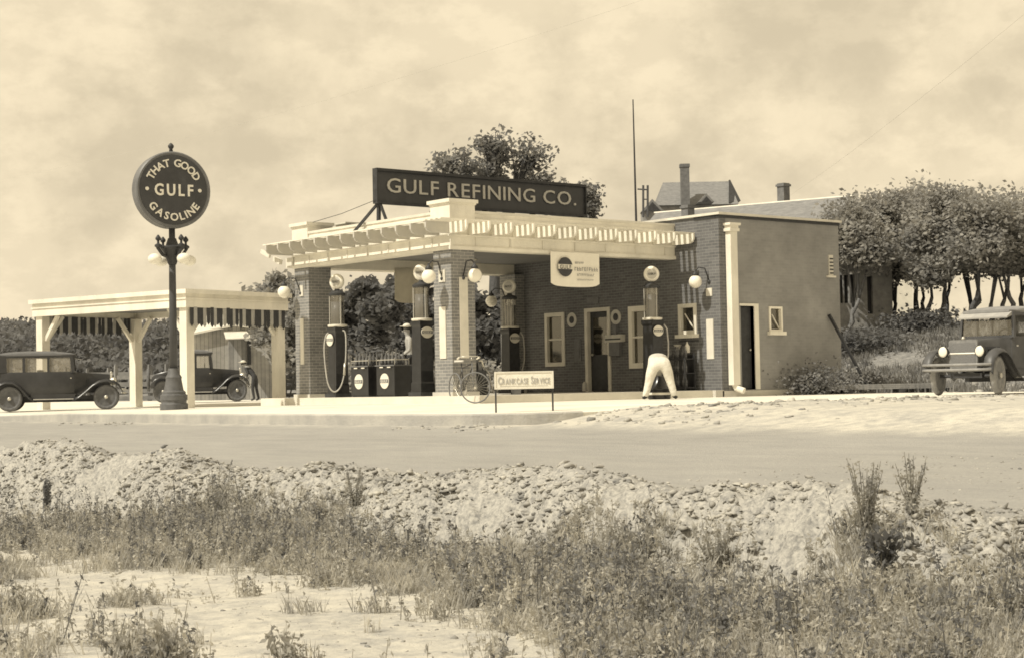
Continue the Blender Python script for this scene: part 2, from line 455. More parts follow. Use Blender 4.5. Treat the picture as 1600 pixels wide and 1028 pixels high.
M_apron = mat('pavement_concrete', .68, .92, .17, .55, .3, 40, detail=12)
tag(ap.build('pavement', M_apron), kind='structure')
tag(kb.build('kerb', mat('kerb_concrete', .40, .92, .22, 1.6, .4, 30, w=.9)), kind='structure')

# raised concrete platform under the canopy
PL = MB(); 
PL.box(-.42, 6.9, -1.52, 7.9, -.30, 0.0).box(6.9, 7.16, -1.02, 7.9, -.30, 0.0)
tag(PL.build('platform', mat('platform_concrete', .66, .9, .1, 1.6, .25, 40, w=.9)), kind='structure')

# ------------------------------------------------------------------ STATION BUILDING
Lx, Ly, C0, BW, TB, T0, H = 7.2, 6.8, -1.57, 4.57, 4.37, 4.27, 3.35
gs = empty('gas_station', (3.6, 2.6, 0), label='brick filling station with broad white flat canopy on brick piers', cat='building')
def P(mb, name, m, parent=gs, smooth=False): return mb.build(name, m, parent, smooth, world=True)
def wall_cells(us, zs, holes):
    out = []
    for a, b in zip(us[:-1], us[1:]):
        for c, d in zip(zs[:-1], zs[1:]):
            mu, mz = (a+b)/2, (c+d)/2
            if not any(h[0] < mu < h[1] and h[2] < mz < h[3] for h in holes): out.append((a, b, c, d))
    return out
def wall(axis, p0, p1, u0, u1, z0, z1, holes):
    us = sorted({u0, u1, *[h[0] for h in holes], *[h[1] for h in holes]}); zs = sorted({z0, z1, *[h[2] for h in holes], *[h[3] for h in holes]})
    mb = MB()
    for a, b, c, d in wall_cells(us, zs, holes):
        if axis == 'x': mb.box(p0, p1, a, b, c, d)
        else: mb.box(a, b, p0, p1, c, d)
    return mb
hol = [(4.38, 5.22, .72, 2.21), (2.56, 3.50, 0.0, 2.22), (.72, 1.78, .60, 2.23), (-.74, -.09, 1.42, 2.20)]
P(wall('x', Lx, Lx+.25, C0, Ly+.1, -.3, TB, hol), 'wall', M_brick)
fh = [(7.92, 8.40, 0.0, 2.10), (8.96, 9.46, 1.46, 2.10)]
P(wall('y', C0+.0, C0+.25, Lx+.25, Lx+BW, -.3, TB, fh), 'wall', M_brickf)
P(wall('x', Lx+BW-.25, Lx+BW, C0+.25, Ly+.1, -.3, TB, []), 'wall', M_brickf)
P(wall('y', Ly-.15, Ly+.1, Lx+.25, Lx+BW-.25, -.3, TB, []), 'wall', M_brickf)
rf = P(MB().box(Lx+.2, Lx+BW-.2, C0+.2, Ly, 4.0, 4.1), 'roof', M_roofd)
cp = MB(); cp.box(Lx-.06, Lx+.3, C0-.07, Ly+.15, TB, TB+.06); cp.box(Lx+.3, Lx+BW+.07, C0-.07, C0+.3, TB, TB+.06)
cp.box(Lx+BW-.3, Lx+BW+.07, C0+.3, Ly+.15, TB, TB+.06)
P(cp, 'coping', M_white2)
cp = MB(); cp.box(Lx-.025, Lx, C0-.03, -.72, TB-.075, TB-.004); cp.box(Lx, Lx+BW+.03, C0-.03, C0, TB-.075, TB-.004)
P(cp, 'coping_painted_shadow', M_dark)  # dark strip painting the shadow line under the coping
P(MB().box(Lx-.05, Lx+BW+.05, C0-.06, C0+.0, -.3, -.02).box(Lx-.299, Lx-.0, C0-.06, -1.03, -.3, -.002), 'footing', M_conc)
P(MB().box(Lx+.25, Lx+BW-.25, C0+.25, Ly-.15, -.1, .02), 'floor', M_conc)
# brick band courses and quoin panel on the corner
def window(x0, y0, y1, z0, z1, axis, fr=.09, mid=True, sill=True, wall_p=None, sillm=None, frm=None, tilt=0):
    "a sash window with casing, set in the wall whose outer face is at x0 (axis x) or y0 (axis y)"
    w = MB(); a0, a1 = (y0, y1); p = x0
    def bx(mb, u0, u1, c0, c1, d0, d1):
        if axis == 'x': mb.box(p+d0, p+d1, u0, u1, c0, c1)
        else: mb.box(u0, u1, p+d0, p+d1, c0, c1)
    bx(w, a0, a0+fr, z0, z1, -.03, .12); bx(w, a1-fr, a1, z0, z1, -.03, .12)
    bx(w, a0+fr, a1-fr, z1-fr, z1, -.03, .12); bx(w, a0+fr, a1-fr, z0, z0+fr, -.03, .12)
    o = w.build('window', frm or M_white2, gs, world=True)
    zm = (z0+z1)/2
    if mid:
        k = MB(); bx(k, a0+fr, a1-fr, zm-.025, zm+.025, .0, .06); k.build('sash_rail', frm or M_white2, o, world=True)
    g = MB(); bx(g, a0+fr, a1-fr, z0+fr, z1-fr, .065, .07); g.build('pane', M_glass, o, world=True)
    if sill:
        k = MB(); bx(k, a0-.06, a1+.06, z0-.09, z0-.0, -.10, .10); k.build('sill', sillm or M_white, o, world=True)
    return o
window(Lx, 4.38, 5.22, .72, 2.21, 'x', .11, sill=False)
window(Lx, .72, 1.78, .60, 2.23, 'x', .14, sill=False, frm=M_white)
w3 = window(Lx, -.74, -.09, 1.42, 2.20, 'x', .1, mid=False)
MB().box(Lx-.028, Lx-.001, -.8, -.12, 1.24, 1.27).build('ledge', M_dark, w3, world=True)
MB().bar((Lx+.02, -.62, 1.55), (Lx+.02, -.3, 1.95), .02, .03, (1,0,0)).build('stay', M_white, w3, world=True)
w4 = window(C0, 8.96, 9.46, 1.46, 2.10, 'y', .055, mid=False, frm=M_white)
MB().bar((9.1, C0+.02, 1.9), (9.36, C0+.02, 1.55), .02, .02, (0,1,0)).build('stay', M_white, w4, world=True)
# lintel/jamb block pale around side window
d = MB(); d.box(Lx-.04, Lx+.14, 3.40, 3.52, 0, 2.26); d.box(Lx-.04, Lx+.14, 2.50, 2.60, 0, 2.26); d.box(Lx-.04, Lx+.14, 2.60, 3.40, 2.16, 2.26)
dd = P(d, 'door', M_white2)
MB().box(Lx+.08, Lx+.12, 2.6, 3.40, .02, 2.16).build('door_leaf', M_dark, dd, world=True)
MB().box(Lx+.072, Lx+.078, 2.72, 3.28, 1.0, 2.0).build('pane', M_glass, dd, world=True)
MB().ball((Lx+.04, 3.3, 1.0), .035, 8, 6).build('handle', M_chrome, dd, world=True)
d = MB(); d.box(8.40, 8.56, C0-.03, C0+.12, 0, 2.16); d.box(7.86, 8.40, C0-.03, C0+.12, 2.10, 2.16)
dd = P(d, 'side_door', M_white)
MB().box(7.93, 8.39, C0+.10, C0+.14, .02, 2.09).build('door_leaf', M_dark, dd, world=True)
MB().ball((8.32, C0+.07, 1.0), .03, 8, 6).build('handle', M_chrome, dd, world=True)
# downspout with leader head
ds = MB(); ds.box(7.42, 7.66, C0-.19, C0-.012, .12, 3.95)
ds = P(ds, 'downspout', M_white)
k = MB(); k.box(7.36, 7.70, C0-.24, C0-.012, 3.95, 4.02).box(7.39, 7.68, C0-.22, C0-.012, 4.02, 4.1).box(7.34, 7.73, C0-.26, C0-.012, 4.1, 4.16); k.build('leader_head', M_white, ds, world=True)
k = MB(); k.tube([(7.54, C0-.1, .14), (7.56, C0-.14, .04), (7.62, C0-.34, -.03)], .08, 10); k.build('outlet', M_white, ds, world=True)
# louvred vent near the far corner
k = MB(); k.box(11.34, 11.5, C0-.03, C0+.0, 2.95, 3.5)
vt = P(k, 'vent', M_white2)
for i in range(5): MB().box(11.355, 11.485, C0-.045, C0-.03, 3.0+i*.095, 3.035+i*.095).build('louvre', M_dark, vt, world=True)
MB().box(11.25, 11.56, C0-.07, C0, 2.90, 2.95).build('vent_sill', M_white, vt, world=True)

# canopy ------------------------------------------------------
PW = .68
def pier(x0, y0, name='pier', south=True, x1=None, y1=None, pwid=.12):
    x1 = x1 or x0+PW; y1 = y1 or y0+PW
    z1 = 3.36
    mb = MB(); mb.box(x0, x1, y0, y1, .09, z1)
    o = P(mb, name, M_brickp)
    MB().box(x0-.05, x1+.05, y0-.05, y1+.05, 0.0, .09).build('plinth', M_conc, o, world=True)
    k = MB()
    cy_, cx_ = (y0+y1)/2, (x0+x1)/2
    for zz0, zz1 in ((.86, 2.05), (2.62, 2.9)): k.box(x0-.022, x0-.001, cy_-pwid, cy_+pwid, zz0, zz1)
    if south: 
        for zz0, zz1 in ((.86, 2.72),): k.box(cx_-.12, cx_+.12, y0-.022, y0-.001, zz0, zz1)
    k.build('inset_panel', M_white2, o, world=True)
    return o
pier(0, 0); pier(0, Ly-PW, south=False, pwid=.08); pier(Lx-.34, Ly-PW, x1=Lx-.002, y1=Ly, south=False)
P(MB().box(Lx-.022, Lx-.001, -1.32, -1.08, .78, 1.78), 'inset_panel', M_white2)
P(MB().box(Lx-.022, Lx-.001, -1.30, -1.10, 2.35, 2.55), 'inset_panel', M_white2)
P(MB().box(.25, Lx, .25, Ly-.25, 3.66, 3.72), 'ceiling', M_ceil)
P(MB().box(.25, Lx, .25, Ly-.25, 3.9, 3.98), 'roof', M_roofd)
fa = MB()
# ring of fascia boards: left, front, back
fa.box(0.0, .25, 0.0, Ly, 3.37, T0-.06)
fa.box(.25, Lx-.001, 0.0, .25, 3.37, T0-.06)
fa.box(.25, Lx-.001, Ly-.25, Ly, 3.37, T0-.06)
fo = P(fa, 'fascia', M_white)
tr = MB()
for z0, z1, o in ((3.35, 3.43, .045), (3.66, 3.70, .05), (3.40+.03, 3.455, .02)):
    tr.box(-o, 0, -o, Ly+o, z0, z1); tr.box(0, Lx-.002, -o, 0, z0, z1); tr.box(-.0, Lx-.002, Ly, Ly+o, z0, z1)
tr.box(.0, .3, .0, Ly, 3.35, 3.37).box(.3, Lx-.002, 0, .3, 3.35, 3.37)
tr.build('moulding', M_white, fo, world=True)
# panel battens (thin verticals) on the left and front fascia
for i in range(7):
    y = .72+i*(Ly-1.44)/6; MB().box(-.018, -.001, y-.02, y+.02, 3.455, 3.66).build('batten', M_white2, fo, world=True)
    x = .74+i*(Lx-1.1)/6; MB().box(x-.02, x+.02, -.018, -.001, 3.455, 3.66).build('batten', M_white2, fo, world=True)
pa = MB()
pa.box(-.03, .28, -.03, Ly+.03, T0-.06, T0); pa.box(.28, Lx-.002, -.03, .28, T0-.06, T0); pa.box(.28, Lx-.002, Ly-.28, Ly+.03, T0-.06, T0)
pa.box(-.02, -.001, 0, Ly, 4.10, 4.13).box(0, Lx-.01, -.02, -.001, 4.10, 4.13)
P(pa, 'parapet_cap', M_white2)
for (x0, y0) in ((-.03, -.03), (-.03, Ly-PW-.03)):
    o = P(MB().box(x0-.012, x0+.72, y0-.012, y0+.74, 3.99, 4.40), 'pedestal', M_white)
    k = MB(); k.box(x0-.07, x0+.78, y0-.07, y0+.80, 4.44, 4.52).box(x0-.035, x0+.745, y0-.035, y0+.765, 4.40, 4.44); k.build('cap', M_white, o, world=True)
# pergola brim: rafters every .65 m and four slats on top of them
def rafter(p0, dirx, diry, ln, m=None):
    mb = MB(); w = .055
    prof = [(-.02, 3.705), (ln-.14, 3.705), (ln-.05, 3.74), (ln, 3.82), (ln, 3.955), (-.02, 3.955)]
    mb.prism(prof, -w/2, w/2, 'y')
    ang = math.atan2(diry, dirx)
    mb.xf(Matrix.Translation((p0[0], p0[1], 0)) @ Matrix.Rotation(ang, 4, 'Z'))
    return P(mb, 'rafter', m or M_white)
LN = .78
nxr = 12
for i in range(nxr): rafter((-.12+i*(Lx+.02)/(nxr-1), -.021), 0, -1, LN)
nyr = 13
for i in range(nyr): rafter((-.021, -.12+i*(Ly+.22)/(nyr-1)), -1, 0, LN, mat('rafter_shaded_white', .52, .7, .1, 3.))  # left rafters: white paint darkened in the colour to stand in for shade
for k in range(4):
    o_ = .10+k*.195
    P(MB().box(-.82, Lx+.0, -o_-.05, -o_+.05, 3.957, 3.985) if k < 9 else MB(), 'slat', M_white)
    P(MB().box(-o_-.05, -o_+.05,   .05, Ly+.36, 3.959, 3.989), 'slat', M_white)
# beam end brackets poking past the left end
P(MB().bar((-.35, Ly+.1, 3.52), (-.35, Ly+.42, 3.64), .09, .12), 'bracket', M_white2)
P(MB().bar((-.62, Ly+.2, 3.68), (-.62, Ly+.62, 3.84), .06, .1), 'bracket', M_white2)
P(MB().box(-.02, .2, Ly+.05, Ly+.4, 3.40, 3.66), 'beam_end', M_white2)

# ------------------------------------------------------------------ round-globe wall lamps
def lamp(gl, mount, label):
    gl = Vector(gl); mount = Vector(mount)
    e = empty('wall_lamp', mount, 0, label, 'lamp', 'globe lamps on the piers and walls')
    d = gl-mount; top = Vector((d.x, d.y, d.z+.27))
    mb = MB(); mb.ball((0, 0, 0), .05, 10, 6)
    mb.tube([(0,0,0), (d.x*.3, d.y*.3, .12+d.z+.22), (d.x*.75, d.y*.75, d.z+.36), top], .016, 8)
    mb.build('bracket', M_dark, e, True)
    MB().lathe([(.02, .02), (.03, -.03), (.075, -.06), (.085, -.12), (.06, -.13)], top, 14).build('fitter', M_dark, e, True)
    MB().ball(d, .165, 20, 14).build('globe', M_globe, e, True)
    return e
GZL = 2.72
lamp((-.42, .30, GZL+.02), (-.002, .34, GZL-.02), 'white globe lamp on street side of the nearest brick pier')
lamp((.36, -.42, GZL+.02), (.34, -.002, GZL-.02), 'white globe lamp on the right-hand face of the nearest brick pier')
lamp((-.36, 6.75, GZL+.02), (-.002, 6.5, GZL-.02), 'white globe lamp on the far left brick pier, leftmost on the station')
lamp((6.50, 6.75, GZL-.1), (6.858, 6.5, GZL-.1), 'smallest looking white globe lamp, deep under the canopy beside the office')
lamp((6.84, -1.07, 2.71), (7.198, -1.2, 2.71), 'white globe lamp on the sunlit brick corner left of the downspout')
e = empty('ceiling_lamp', (3.35, 3.6, 3.66), 0, 'small pale dish lamp hanging from the canopy ceiling', 'lamp')
MB().tube([(0,0,0), (0,0,-.12)], .03, 8).build('stem', M_dark, e, True)
MB().lathe([(.05, -.12), (.17, -.17), (.2, -.2), (.05, -.21)], (0,0,0), 16).build('shade', M_white2, e, True)

# ------------------------------------------------------------------ roof sign
SY = 3.0
rs = empty('roof_sign', (3.4, SY, 3.98), 0, 'long dark rooftop board with pale company lettering', 'sign')
P(MB().box(.03, 6.8, SY, SY+.10, 4.76, 5.50), 'board', M_darkpt, rs)
fr = MB(); fr.box(.0, 6.83, SY-.06, SY+.13, 5.50, 5.57).box(0, 6.83, SY-.06, SY+.13, 4.70, 4.76).box(0, .03, SY-.06, SY+.13, 4.76, 5.5).box(6.8, 6.83, SY-.06, SY+.13, 4.76, 5.5)
P(fr, 'frame', M_dark, rs)
t = text_mb('GULF REFINING CO.', 6.15, .37, .004, .012, .15, space=.30); t.xf(Matrix.Translation((3.40, SY-.02, 5.18)))
P(t, 'lettering', M_lettergrey, rs)
for x in (.12, 1.8, 3.4, 5.0, 6.7):
    P(MB().bar((x, SY+.05, 4.70), (x-.02, SY+.05, 3.98), .09, .07).bar((x, SY+.08, 4.72), (x-.35 if x < 1 else x+.05, SY+.75, 3.98), .06, .06).bar((x, SY+.0, 4.72), (x+.02, SY-.4, 3.98), .06, .05), 'leg', M_dark, rs)
w = MB().tube([(-.02, SY, 4.78), (.05, 4.6, 4.60), (.1, 6.2, 4.50)], .008, 5).build('guy_wire', M_dark, rs, world=True)
tag(MB().box(1.1, 1.6, 6.0, 6.5, 3.98, 4.52).box(1.05, 1.65, 5.95, 6.55, 4.52, 4.56).build('roof_hatch', M_white2), 'small pale hatch on the canopy roof left of the roof sign', 'roof hatch')
# blade pole sign -------------------------------------------------
sp = at(272, 641, 41.0); sp.z = apz(sp.x, sp.y)
ps = empty('pole_sign', sp, 0, 'tall dark post with round disc sign and four small lamps at the kerb', 'sign')
MB().lathe([(.34, -.02), (.34, .12), (.31, .15), (.31, .2), (.33, .22), (.33, .34), (.29, .37), (.29, .42), (.24, .46), (.21, .62), (.19, .74), (.2, .78), (.15, .86), (.13, 1.0)], (0,0,0), 12).build('base', mat('cast_iron_base', .11, .6, .25, 6.), ps, True, auto=True)
MB().tube([(0,0,.95), (0,0,2.6), (0,0,4.62)], [.10, .09, .075], 16).build('pole', M_mid if False else mat('pole_paint', .07, .5, .2, 4.), ps, True)
dz = 4.90   # disc centre height
dh = (px(sp)[1]-297)/F*41.0
DR = .95
th = R(-39-16)   # face normal turned a little from the photographer: thickness seen on the left
DM = Matrix.Translation((0, 0, dh)) @ Matrix.Rotation(-YAW+R(30), 4, 'Z')
k = MB(); k.lathe([(DR-.1, .17), (DR-.03, .19), (DR, .16), (DR, -.16), (DR-.03, -.19), (DR-.1, -.17)], (0,0,0), 48, 'y').xf(DM)
sd = k.build('sign_case', mat('sign_case_grey', .15, .45, .25, 2.), ps, True, auto=True)
MB().lathe([(DR-.09, -.188), (DR-.085, -.175)], (0,0,0), 48, 'y').xf(DM).build('sign_face', M_darkpt, ps)
tx = MB()
def arc_text(txt, rad, a_mid, span, size, flip=False):
    ws = [glyph(c, .02, .01)[2] if c != ' ' else .35 for c in txt]; tot = sum(ws)+.14*(len(txt)-1); x = 0
    for c, w in zip(txt, ws):
        u = (x+w/2)/tot-.5; x += w+.14
        if c == ' ': continue
        vs, fs, _ = glyph(c, .02, .01)
        if not flip: a = a_mid-u*span; rot = a-math.pi/2; rr = rad
        else: a = a_mid+u*span; rot = a+math.pi/2; rr = rad
        ca, sa = math.cos(rot), math.sin(rot)
        tx.add([(rr*math.cos(a)+((v[0]-w/2)*ca-(v[1]-CAP/2)*sa)*size, -.205-v[2], rr*math.sin(a)+((v[0]-w/2)*sa+(v[1]-CAP/2)*ca)*size) for v in vs], fs)
arc_text('THAT GOOD', .67, R(91), R(132), .26)
tx.xf(DM).build('lettering', M_letter, ps); tx = MB()
arc_text('GASOLINE', .67, R(-90), R(118), .26, True)
tx.xf(DM).build('lettering', M_letter, ps); tx = MB()
g = text_mb('GULF', .98, .29, .022, .01, .26); g.xf(Matrix.Translation((0, -.205, 0))); tx.merge(g)
for x in (-.68, .66): MB().lathe([(.045, -.008), (.045, .008)], (x, -.205, 0), 12, 'y').xf(DM).build('dot', M_letter, ps)
tx.xf(DM).build('lettering', M_letter, ps)
z0 = dh-DR
MB().lathe([(.03, 0), (.05, .04), (.04, .09), (.07, .13), (.075, .17), (.04, .22), (.01, .24)], (0, 0, dh+DR-.01), 12).build('finial', M_dark, ps, True)
bk = MB(); bk.lathe([(.1, 3.55), (.16, 3.72), (.22, 3.86), (.3, 3.95), (.3, 3.98), (.16, 4.02), (.1, 4.2)], (0, 0, 0), 14)
for a in range(4):
    ca, sa = math.cos(R(45+90*a)-YAW), math.sin(R(45+90*a)-YAW)
    bk.tube([(.1*ca, .1*sa, 3.72), (.28*ca, .28*sa, 3.78), (.42*ca, .42*sa, 3.95), (.42*ca, .42*sa, 4.0)], .04, 8)
    bk.lathe([(.05, 3.95), (.09, 3.98), (.09, 4.02), (.03, 4.06), (.03, 4.12), (.065, 4.15), (.07, 4.19), (.03, 4.25), (.01, 4.27)], (.40*ca, .40*sa, 0), 10)
bk.build('lamp_arms', M_dark, ps, True, auto=True)
for a in range(4):
    ca, sa = math.cos(R(45+90*a)-YAW), math.sin(R(45+90*a)-YAW)
    MB().ball((.50*ca, .50*sa, 3.67), .17, 16, 10, (1, 1, .8)).build('lamp_globe', M_globe, ps, True)

# ------------------------------------------------------------------ fuel pumps
def emblem(parent, c, r, axis, rx=1.0):
    "white disc with a dark band of lettering; axis x faces -x, axis y faces -y"
    k = MB()
    k.lathe([(r, 0), (r, -.012)], (0,0,0), 28, 'y')
    k.v = [(v[0]*rx, v[1], v[2]) for v in k.v]
    MT = Matrix.Translation(c) @ (Matrix.Rotation(R(-90), 4, 'Z') if axis == 'x' else Matrix.Identity(4))
    k.xf(MT); o = k.build('emblem', M_letter, parent)
    b = MB(); b.box(-r*rx*.92, r*rx*.92, -.016, -.0125, -r*.24, r*.24)
    b.xf(MT); bb = b.build('band', M_tanink if False else M_mid, o)
    t = text_mb('GULF', r*rx*1.4, r*.34, .01, .002, .2); t.v = [(v[0], v[1]-.02, v[2]) for v in t.v]
    t.xf(MT).build('lettering', M_letter, o)
    return o
def pump(loc, label, emb='x', hose='front', rz=0.0, tall=0.0, globe_rot=0.0):
    e = empty('fuel_pump', loc, rz, label, 'gas pump', 'gas pumps at the filling station')
    w = .20
    MB().box(-w-.05, w+.05, -w-.05, w+.05, 0, .10).build('base', M_dark, e)
    b = MB(); b.loft([[(-a, -a, z), (a, -a, z), (a, a, z), (-a, a, z)] for a, z in ((w, .10), (w, .3), (w-.015, .34), (w-.03, 1.62), (w, 1.68), (w, 1.77))])
    b.build('cabinet', M_black, e)
    d = MB(); d.box(-w-.004+.03, w-.03+.004, -w+.018, -w+.022, .5, 1.5); d.build('door_panel', M_dark, e)
    MB().lathe([(w+.03, 1.77), (w+.05, 1.79), (w+.05, 1.83), (w-.02, 1.84)], (0,0,0), 20).build('collar', M_letter, e, True, auto=True)
    MB().tube([(0,0,1.84), (0,0,2.56)], .175, 24, False).build('cylinder', M_cyl, e, True)
    inn = MB(); inn.tube([(0,0,1.84), (0,0,2.56)], .028, 8)
    for a in range(3): inn.tube([(.195*math.cos(R(120*a+20)), .195*math.sin(R(120*a+20)), 1.83), (.195*math.cos(R(120*a+20)), .195*math.sin(R(120*a+20)), 2.58)], .010, 6)
    for i in range(5): inn.box(-.03, .03, -.04, .04, 1.95+i*.12, 1.965+i*.12)
    inn.build('gauge_rods', M_lettergrey, e)
    MB().tube([(0,0,1.842), (0,0,2.40)], .163, 24).build('fuel', mat('fuel_in_glass', .20, .35, .1, 3.), e, True)
    MB().lathe([(.2, 2.56), (.215, 2.58), (.215, 2.62), (.16, 2.66), (.07, 2.69), (.06, 2.73)], (0,0,0), 20).build('dome', M_dark, e, True, auto=True)
    g = MB(); g.lathe([(.03, .075), (.14, .07), (.19, .045), (.20, 0), (.19, -.045), (.14, -.07), (.03, -.075)], (0,0,0), 28, 'y')
    GM = Matrix.Translation((0,0,2.92)) @ Matrix.Rotation(R(-62)+globe_rot, 4, 'Z')
    go_ = g.xf(GM).build('globe', M_globe, e, True)
    r_ = MB(); r_.lathe([(.13, -.074), (.13, -.078), (.10, -.079), (.10, -.075)], (0,0,0), 24, 'y').xf(GM).build('ring', M_lettergrey, go_)
    t = text_mb('GULF', .19, .055, .01, .003, .2); t.v = [(v[0], v[1]-.079, v[2]) for v in t.v]; t.xf(GM).build('lettering', M_dark, go_)
    if emb == 'x': emblem(e, (-w+.005, 0.06, 1.45), .155, 'x')
    if emb == 'y': emblem(e, (0.0, -w-.0, 1.50), .135, 'y', 1.25)
    if hose == 'front':
        def hp(u, z, o=.25): return (-o+.777*u, -o-.629*u, z)
        ctrl = [(.20, 1.68), (.27, 1.6), (.28, 1.25), (.25, .75), (.17, .36), (.05, .17), (-.08, .16), (-.19, .36), (-.25, .8), (-.27, 1.25), (-.22, 1.55), (-.14, 1.62)]
        pl = []
        for a in range(len(ctrl)-1):
            p0 = ctrl[max(a-1, 0)]; p1_ = ctrl[a]; p2 = ctrl[a+1]; p3 = ctrl[min(a+2, len(ctrl)-1)]
            for q in range(4):
                t = q/4; pl.append(tuple(.5*((2*p1_[k])+(-p0[k]+p2[k])*t+(2*p0[k]-5*p1_[k]+4*p2[k]-p3[k])*t*t+(-p0[k]+3*p1_[k]-3*p2[k]+p3[k])*t**3) for k in (0, 1)))
        MB().tube([hp(*q) for q in pl], .018, 8).build('hose', M_hose, e, True)
        MB().tube([hp(.22, .55), hp(.25, .86)], .032, 8).build('nozzle', M_chrome, e, True)
    elif hose == 'side':
        MB().tube([(w+.0, -w, 1.66), (w+.07, -w-.03, 1.55), (w+.10, -w-.04, 1.2), (w+.09, -w-.04, .9), (w+.04, -w-.0, .6), (w+.02, -.1, .75)], .020, 8).build('hose', M_hose, e, True)
        MB().tube([(w+.02, -.1, .72), (w+.02, -.1, .95)], .03, 8).build('nozzle', M_dark, e, True)
    return e
pump((.20, 5.10, 0), 'tall glass-cylinder pump with white hose looped down its front, near the left pier', 'x', 'front')
pump((.20, 1.45, 0), 'tall pump half hidden behind the nearest brick pier, right of the oil cabinets', 'y', 'side')
pump((5.75, 5.0, 0), 'dim pump in the deep shade beside the far office pier', 'y', 'side')
pump((5.95, -.42, 0), 'tall pump behind the bending person in white', 'y', 'side', globe_rot=R(25))

# ------------------------------------------------------------------ oil cabinets with emblem
def cabinet(y0, label):
    e = empty('oil_cabinet', (.28, y0, 0), 0, label, 'oil cabinet', 'two dark oil cabinets on the platform')
    MB().box(-.22, .26, -.38, .38, .04, .74).build('cabinet_body', M_black, e)
    MB().box(-.25, .29, -.41, .41, .74, .77).build('lid', mat('cabinet_grey', .13, .5, .2, 4.), e)
    for y in (-.2, .12): MB().box(-.262, -.251, y-.07, y+.07, .70, .725).build('hinge', M_letter, e)
    MB().box(-.20, .24, -.36, .36, 0, .04).build('base', M_dark, e)
    em = emblem(e, (-.222, .03, .38), .185, 'x')
    return e
cabinet(3.92, 'dark oil cabinet with white disc emblem, left one of the pair')
cabinet(2.80, 'dark oil cabinet with white disc emblem, right one beside the pump')
# oil bottles standing in racks on the cabinets
def bottle_proto():
    e = MB().lathe([(.035, 0), (.045, .01), (.045, .16), (.02, .24), (.014, .33), (.02, .335), (.005, .34)], (0,0,0), 10)
    return e
bproto = None
k_ = 0
for cy_ in (3.92, 2.80):
    rk = MB()
    for x in (-.2, .02, .22):
        rk.bar((x, -.38, .12), (x, .38, .12), .012, .02)
    for x in (-.2, .22):
        for y in (-.38, .38): rk.bar((x, y, 0), (x, y, .16), .012, .012)
    for y in (-.38, .38): rk.bar((-.2, y, .12), (.22, y, .12), .012, .02)
    rr = rk.build('bottle_rack', M_chrome); rr.location = (.28, cy_, .771)
    tag(rr, 'wire bottle rack on the %s oil cabinet' % ('left' if cy_ > 3 else 'right'), 'rack', 'wire racks on the oil cabinets')
    for i in range(5):
        for j in range(2):
            if bproto is None:
                bproto = bottle_proto().build('oil_bottle', mat('bottle_glass', .12, .2, .6, 14., spec=.6), None, True); o = bproto
            else: o = bproto.copy(); COL.objects.link(o)
            o.location = (.28-.1+j*.2, cy_-.3+i*.15, .772)
            tag(o, 'glass oil bottle standing in a wire rack on the %s oil cabinet' % ('left' if cy_ > 3 else 'right'), 'bottle', 'oil bottles on the %s cabinet' % ('left' if cy_ > 3 else 'right'))

# ------------------------------------------------------------------ banners
def banner(x0, x1, y, z0, z1, sag=.06):
    mb = MB(); n = 14; front = []; 
    for s_, yy in ((0, y), (1, y+.012)):
        for i in range(n+1):
            u = i/n; x = x0+(x1-x0)*u; zb = z0-sag*math.sin(math.pi*u)**.7; zb += .05*(abs(u-.5)*2)**8
            wv = .015*math.sin(u*9)
            front.append((x, yy+wv, z1)); front.append((x, yy+wv+.01, zb))
    m = 2*(n+1); fs = []
    for i in range(n):
        a = 2*i; fs += [(a, a+1, a+3, a+2), (m+a, m+a+2, m+a+3, m+a+1), (a, a+2, m+a+2, m+a), (a+1, m+a+1, m+a+3, a+3)]
    fs += [(0, m, m+1, 1), (2*n, 2*n+1, m+2*n+1, m+2*n)]
    return mb.add(front, fs)
bn = empty('banner', (3.72, -.08, 3.38), 0, 'white cloth banner with dark round emblem hanging from the canopy front', 'banner')
P(banner(2.93, 4.50, -.10, 2.60, 3.40, .04), 'cloth', M_cloth, bn)
em = MB(); em.lathe([(.235, 0), (.235, -.006)], (0,0,0), 28, 'y').xf(Matrix.Translation((3.36, -.125, 3.04)))
eo = P(em, 'emblem', M_darkpt, bn)
MB().box(3.13, 3.59, -.138, -.132, 2.985, 3.10).build('band', M_letter, eo, world=True)
t = text_mb('GULF', .36, .10, .012, .002, .2); t.xf(Matrix.Translation((3.36, -.141, 3.04))); t.build('lettering', M_dark, eo, world=True)
rr = random.Random(3)
for z, xa, xb, h_ in ((3.15, 3.68, 3.95, .05), (3.00, 3.66, 4.40, .09), (2.86, 3.74, 4.30, .06), (2.74, 3.74, 4.26, .035)):
    x = xa; ink = MB()
    while x < xb:
        w_ = h_*rr.uniform(.35, .7)
        q = rr.random()
        ink.box(x, x+h_*.18, -.131, -.128, z-h_/2, z+h_/2)
        if q < .7: ink.box(x+h_*.18, x+w_, -.131, -.128, z+h_/2-h_*.2, z+h_/2)
        if q > .3: ink.box(x+h_*.18, x+w_, -.131, -.128, z-h_*.08, z+h_*.1)
        if q > .5: ink.box(x+h_*.18, x+w_, -.131, -.128, z-h_/2, z-h_/2+h_*.2)
        x += w_+h_*.3
    P(ink, 'worn_print', mat('faded_ink', .28, .9, .2, 9.), bn)
b2 = P(banner(2.98, 3.92, Ly-.3, 2.55, 3.45, .05), 'canvas_banner', M_clothb, None); tag(b2, 'plain pale canvas banner hanging at the rear edge of the canopy', 'banner')

